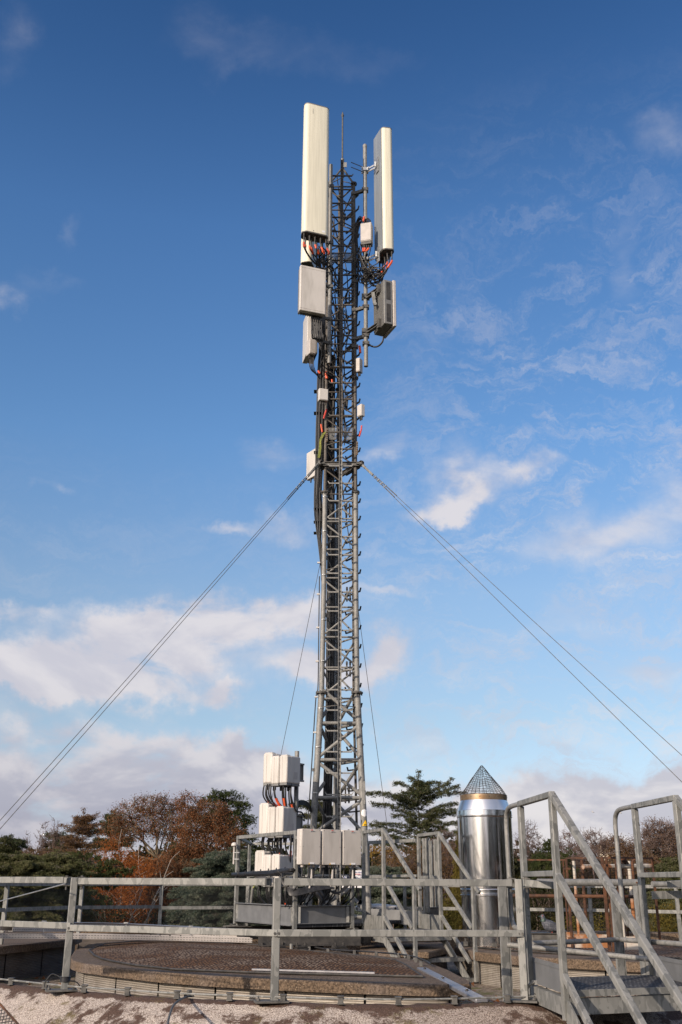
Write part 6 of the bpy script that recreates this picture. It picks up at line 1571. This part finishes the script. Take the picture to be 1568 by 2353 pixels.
# foreground conifers at left and center
def cedarband(label, D, us, v0, v1, lm='needle_blue', seed=1, cu=None, per=26, size=4.0):
    lv = []; rg = random.Random(seed); v = v0; c = (us[0]+us[1])/2 if cu is None else cu
    while v < v1: 
        f = min(1, .55+(v-v0)/60); lv.append((v, c-(c-us[0])*f*rg.uniform(.8, 1.05), c+(us[1]-c)*f*rg.uniform(.8, 1.05), v+rg.uniform(-4, 12), v+rg.uniform(-4, 12))); v += rg.uniform(9, 15)
    return cedar(label, D, c, lv, lm=lm, top_v=v0-8, size=size, per=per, tr=2.5, dens=1.25, droop=.25, upsweep=.06, thick=1.2)
cedarband('layered olive green cedar at the left behind the near rail', 48, (-60,140), 1968, 2130, 'needle_olive', 2, 40)
cedarband('second olive cedar farther right behind the near rail', 52, (60,210), 1962, 2120, 'needle_olive', 3, 130)
cedarband('blue green cedar behind the left side of the platform', 50, (430,640), 1958, 2130, 'needle_blue', 4, 530)
cedarband('blue green cedar right behind the radio heads', 54, (560,760), 1985, 2120, 'needle_blue', 5, 660)
cedarband('low blue green cedar seen between mast and flue', 50, (800,960), 1998, 2110, 'needle_blue', 6, 880)
cedarband('dark green shrub conifer between the plane trees and platform', 56, (380,520), 2030, 2130, 'needle_blue', 7, 450)
pine('dark low pine with rounded clumps at the left', 55, 190, [(140,1975,30,16),(180,1968,28,14),(225,1985,36,14),(265,1990,28,13),(150,2000,40,20),(210,2008,46,18),(275,2012,28,15),(298,1998,12,8),(245,2025,40,16)], 260, 'needle_pine', size=4.0, per=66, tr=2.0, clump=4.6)
pine('small green pine low behind the far rail at the left', 50, 225, [(215,2065,24,12),(240,2072,22,10),(200,2078,18,10),(262,2030,16,9)], 90, 'needle_pine', size=3.6, per=60, tr=1.2, clump=3.8)
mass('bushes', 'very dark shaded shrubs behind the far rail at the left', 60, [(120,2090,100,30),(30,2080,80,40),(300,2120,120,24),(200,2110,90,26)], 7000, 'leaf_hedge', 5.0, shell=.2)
# between mast and flue
mass('bushes', 'brown bare bushes under the cedar left of the flue', 62, [(900,1985,40,30),(945,1975,45,30),(990,1965,45,32),(1030,1975,35,34),(940,2030,60,40),(1000,2030,50,44),(880,2050,50,30)], 15000, 'leaf_brown', 2.6, twig='bark_bare')
deciduous('bare brown tree left of the flue', 'tree', 66, 1022, 2040, [(1020,1935,28,26),(1005,1960,26,24),(1040,1965,22,26)], 150, None, 'bark_bare', 2, 0, twigs=3, tr=1.6, twl=9.0, name='bare_tree')
def thuja(label, D, tu, top_v, bot_v, wd, lm): 
    root = wpt(tu, 2030, D); root[2] = GZ; t = thing('thuja_tree', label, 'tree', tuple(root)); segs = []; top = wpt(tu, top_v, D); px_ = upx(D); curve(root, top, 2*px_, .5*px_, segs, .003, 5)
    n = 900; f = NR.uniform(0, 1, n)**.8; z0 = wpt(tu, bot_v, D)[2]; r_ = wd*upx(D)*np.minimum(1, .12+f*1.4)*np.sqrt(NR.uniform(.5,1,n))*(1+.12*np.sin(f*23)); a = NR.uniform(0, 6.283, n)
    cs = np.stack([top[0]+r_*np.cos(a), top[1]+r_*np.sin(a), top[2]+(z0-top[2])*f], 1); V, F_ = cards(cs, 20, 3*px_, 4.2*px_, 2.4, dirs=(0,0,.9), dspread=.6); fastmesh('foliage', V, F_, lm, t); V, F_ = limbs(segs, 5); fastmesh('trunk', V, F_, 'bark', t)
thuja('tall narrow green conifer hugging the left side of the flue', 44, 1060, 1890, 2130, 24, 'leaf_yellow')
mass('bushes', 'yellowish green shrub at the foot of the narrow conifer', 40, [(1045,2085,28,34),(1020,2110,26,22),(1062,2050,18,30)], 5000, 'leaf_yellow', 4.0, aspect=2.2, dirs=(0,0,.5))
# right side
deciduous('pale bare tree right behind the flue', 'tree', 60, 1212, 2010, [(1214,1925,24,34),(1228,1950,26,32),(1200,1955,22,30)], 170, None, 'bark_bare', 2, 0, twigs=3, tr=1.6, twl=9.0, name='bare_tree')
pine('dark green pine inside the frame of the near stair', 58, 1262, [(1264,1945,10,14),(1255,1962,22,14),(1285,1968,24,12),(1303,1962,12,8),(1240,1975,24,14),(1270,1985,40,16),(1235,2000,34,16),(1290,2003,34,14),(1250,2020,46,20)], 230, 'needle_pine', size=3.8, per=66, tr=2.0, clump=5.0)
for i, (u, v, ru, rv, lb) in enumerate([(1305,1925,34,34,'knobbly bare tree just right of the dark pine'),(1362,1922,30,36,'upright bare tree with level twigs behind the stair handrail'),(1335,1950,40,24,'low bare tree behind the rusty cage')]):
    deciduous(lb, 'tree', 72-3*i, u, 1990, [(u, v+14, ru, rv*.7), (u-ru*.5, v+34, ru*.7, rv*.5), (u+ru*.5, v+34, ru*.7, rv*.5)], 150, None, 'bark_bare', 2, 0, twigs=3, tr=2.0, twl=11.0, name='bare_tree')
deciduous('round bare tree with reddish twigs at the right edge', 'tree', 85, 1520, 1985, [(1520,1915,42,30),(1500,1930,32,26),(1548,1925,34,30),(1520,1950,48,22),(1575,1935,34,30)], 560, 'leaf_brown', 'bark_bare', 2.5, 5, twigs=4, tr=2.6, twl=11.0, name='bare_tree')
deciduous('brown leafed tree left of the round bare tree', 'tree', 80, 1440, 1995, [(1442,1945,26,18),(1410,1942,22,16),(1465,1965,30,22),(1430,1965,36,20)], 300, 'leaf_brown', 'bark_bare', 2.5, 16, twigs=2, tr=2.0, twl=9.0, name='bare_tree')
deciduous('brown leafed tree beside the stone tower', 'tree', 82, 1400, 1985, [(1400,1935,16,10),(1385,1950,22,12)], 90, 'leaf_brown', 'bark_bare', 2.5, 10, twigs=2, tr=1.4, twl=8.0, name='bare_tree')
mass('bushes', 'brown bushes below the stone building', 76, [(1340,2000,60,28),(1420,1992,60,24),(1500,1990,60,18),(1570,1990,50,20),(1300,2010,40,26)], 12000, 'leaf_brown', 2.6, twig='bark_bare')
cedarband('dark olive cedar at the right edge below the round bare tree', 55, (1480,1660), 1975, 2060, 'needle_olive', 8, 1570)
cedarband('low olive conifer at the right behind the cage', 48, (1440,1620), 2050, 2140, 'needle_olive', 9, 1530)
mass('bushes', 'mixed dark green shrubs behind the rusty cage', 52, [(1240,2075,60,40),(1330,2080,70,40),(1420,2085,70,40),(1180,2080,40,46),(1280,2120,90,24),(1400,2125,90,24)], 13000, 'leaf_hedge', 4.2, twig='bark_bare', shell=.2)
mass('bushes', 'yellow green shrubs low at the right behind the far rail', 44, [(1500,2115,50,26),(1560,2110,50,30),(1380,2125,60,20),(1300,2128,50,16)], 6500, 'leaf_yellow', 4.0, aspect=2.2)
# dense far wood all around (also closes the horizon behind the viewer)
def hill(a): return 2.0*math.sin(a*9)+1.2*math.sin(a*23+1)
cs = []; cs2 = []
for k in range(9000):
    a = math.pi/2+NR.uniform(-.5, .5); D = NR.uniform(115, 140); cs.append((math.cos(a)*D, math.sin(a)*D, NR.uniform(-9, 2.2+.35*hill(a*3)+NR.uniform(0,.8))))
for k in range(3400):
    a = NR.uniform(0, 2*math.pi); D = NR.uniform(60, 90); front = abs(math.atan2(math.sin(a-math.pi/2), math.cos(a-math.pi/2))) < .5
    if front: continue
    right = math.cos(a) > .1
    cs2.append((math.cos(a)*D, math.sin(a)*D, NR.uniform(-13, (13.0 if right else 2.0)+hill(a))))
V1, F1 = cards(cs, 14, .7, .75, 1.3); V2, F2 = cards(cs2, 14, 1.6, 2.2, 1.3)
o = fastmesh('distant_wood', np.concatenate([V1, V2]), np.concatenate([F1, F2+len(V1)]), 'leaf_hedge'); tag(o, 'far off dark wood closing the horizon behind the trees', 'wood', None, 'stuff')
# far stone building with tower and colonnade
bl_ = thing('stone_building', 'pale stone building with round tower and colonnade behind the bare trees', 'building', tuple(PY(1450, 2030, 130)))
DB = 130
def bx_(u0, v0, u1, v1, name, m='stone_far', dep=6, dy=0):
    p = PY(u0, v0, DB+dy); q = PY(u1, v1, DB+dy); g = MB(); g.box(((p.x+q.x)/2, DB+dy+dep/2, (p.z+q.z)/2), q.x-p.x, dep, p.z-q.z); return g.build(name, m, bl_)
tc_ = PY(1395, 1990, DB+4); zt = PY(1395, 1938, DB).z; g = MB(); rt = 17*upx(DB)
g.lathe((tc_.x, tc_.y, 0), [(rt,-14),(rt,zt-1.6),(rt*1.1,zt-1.5),(rt*1.1,zt-1.1),(rt,zt-1.0),(rt,zt-.4),(rt*1.08,zt-.3),(rt*1.08,zt)], 28); tw = g.build('tower', 'stone_far', bl_)
for a in range(7): an = R(200+a*23); c = Vector((tc_.x+rt*1.0*math.cos(an), tc_.y+rt*math.sin(an), zt-2.6)); g = MB(); g.box(c, .5, .5, 1.2); g.build('window', 'glass_dark', tw)
bx_(1412, 1959, 1660, 1964, 'cornice'); bx_(1412, 1993, 1660, 2035, 'wall'); bx_(1412, 1964, 1480, 1994, 'wall', dep=5, dy=1)
for i in range(12): bx_(1482+i*13, 1964, 1487+i*13, 1994, 'column', dep=.8, dy=.4)
bx_(1478, 1945, 1500, 1959, 'wall', dep=3); bx_(1536, 1948, 1560, 1959, 'wall', dep=3)
bx_(1480, 1964, 1660, 1993, 'wall_behind', 'stone_far', dep=.5, dy=8)
for i in range(5): bx_(1418+i*12, 1970, 1423+i*12, 1988, 'window', 'glass_dark', dep=.3, dy=.8)

# fallen leaves on the gravel and the covers
n = 1500; fx_ = NR.uniform(-4.5, 4.5, n); fy_ = NR.uniform(7.0, 13.5, n)
fr2 = NR.uniform(0, 1, n) < .75
cl = np.stack([np.where(fr2, NR.uniform(.9, 3.2, n), fx_), np.where(fr2, NR.uniform(7.0, 10.5, n), fy_), np.full(n, GRZ+.012)], 1)
V, F_ = cards(cl, 1, (.02,.02,.004), .045, 1.1, flat=.25); o = fastmesh('fallen_leaves', V, F_, 'leaf_rust'); tag(o, 'dry brown leaves scattered on the gravel between the covers', 'leaf litter', None, 'stuff')
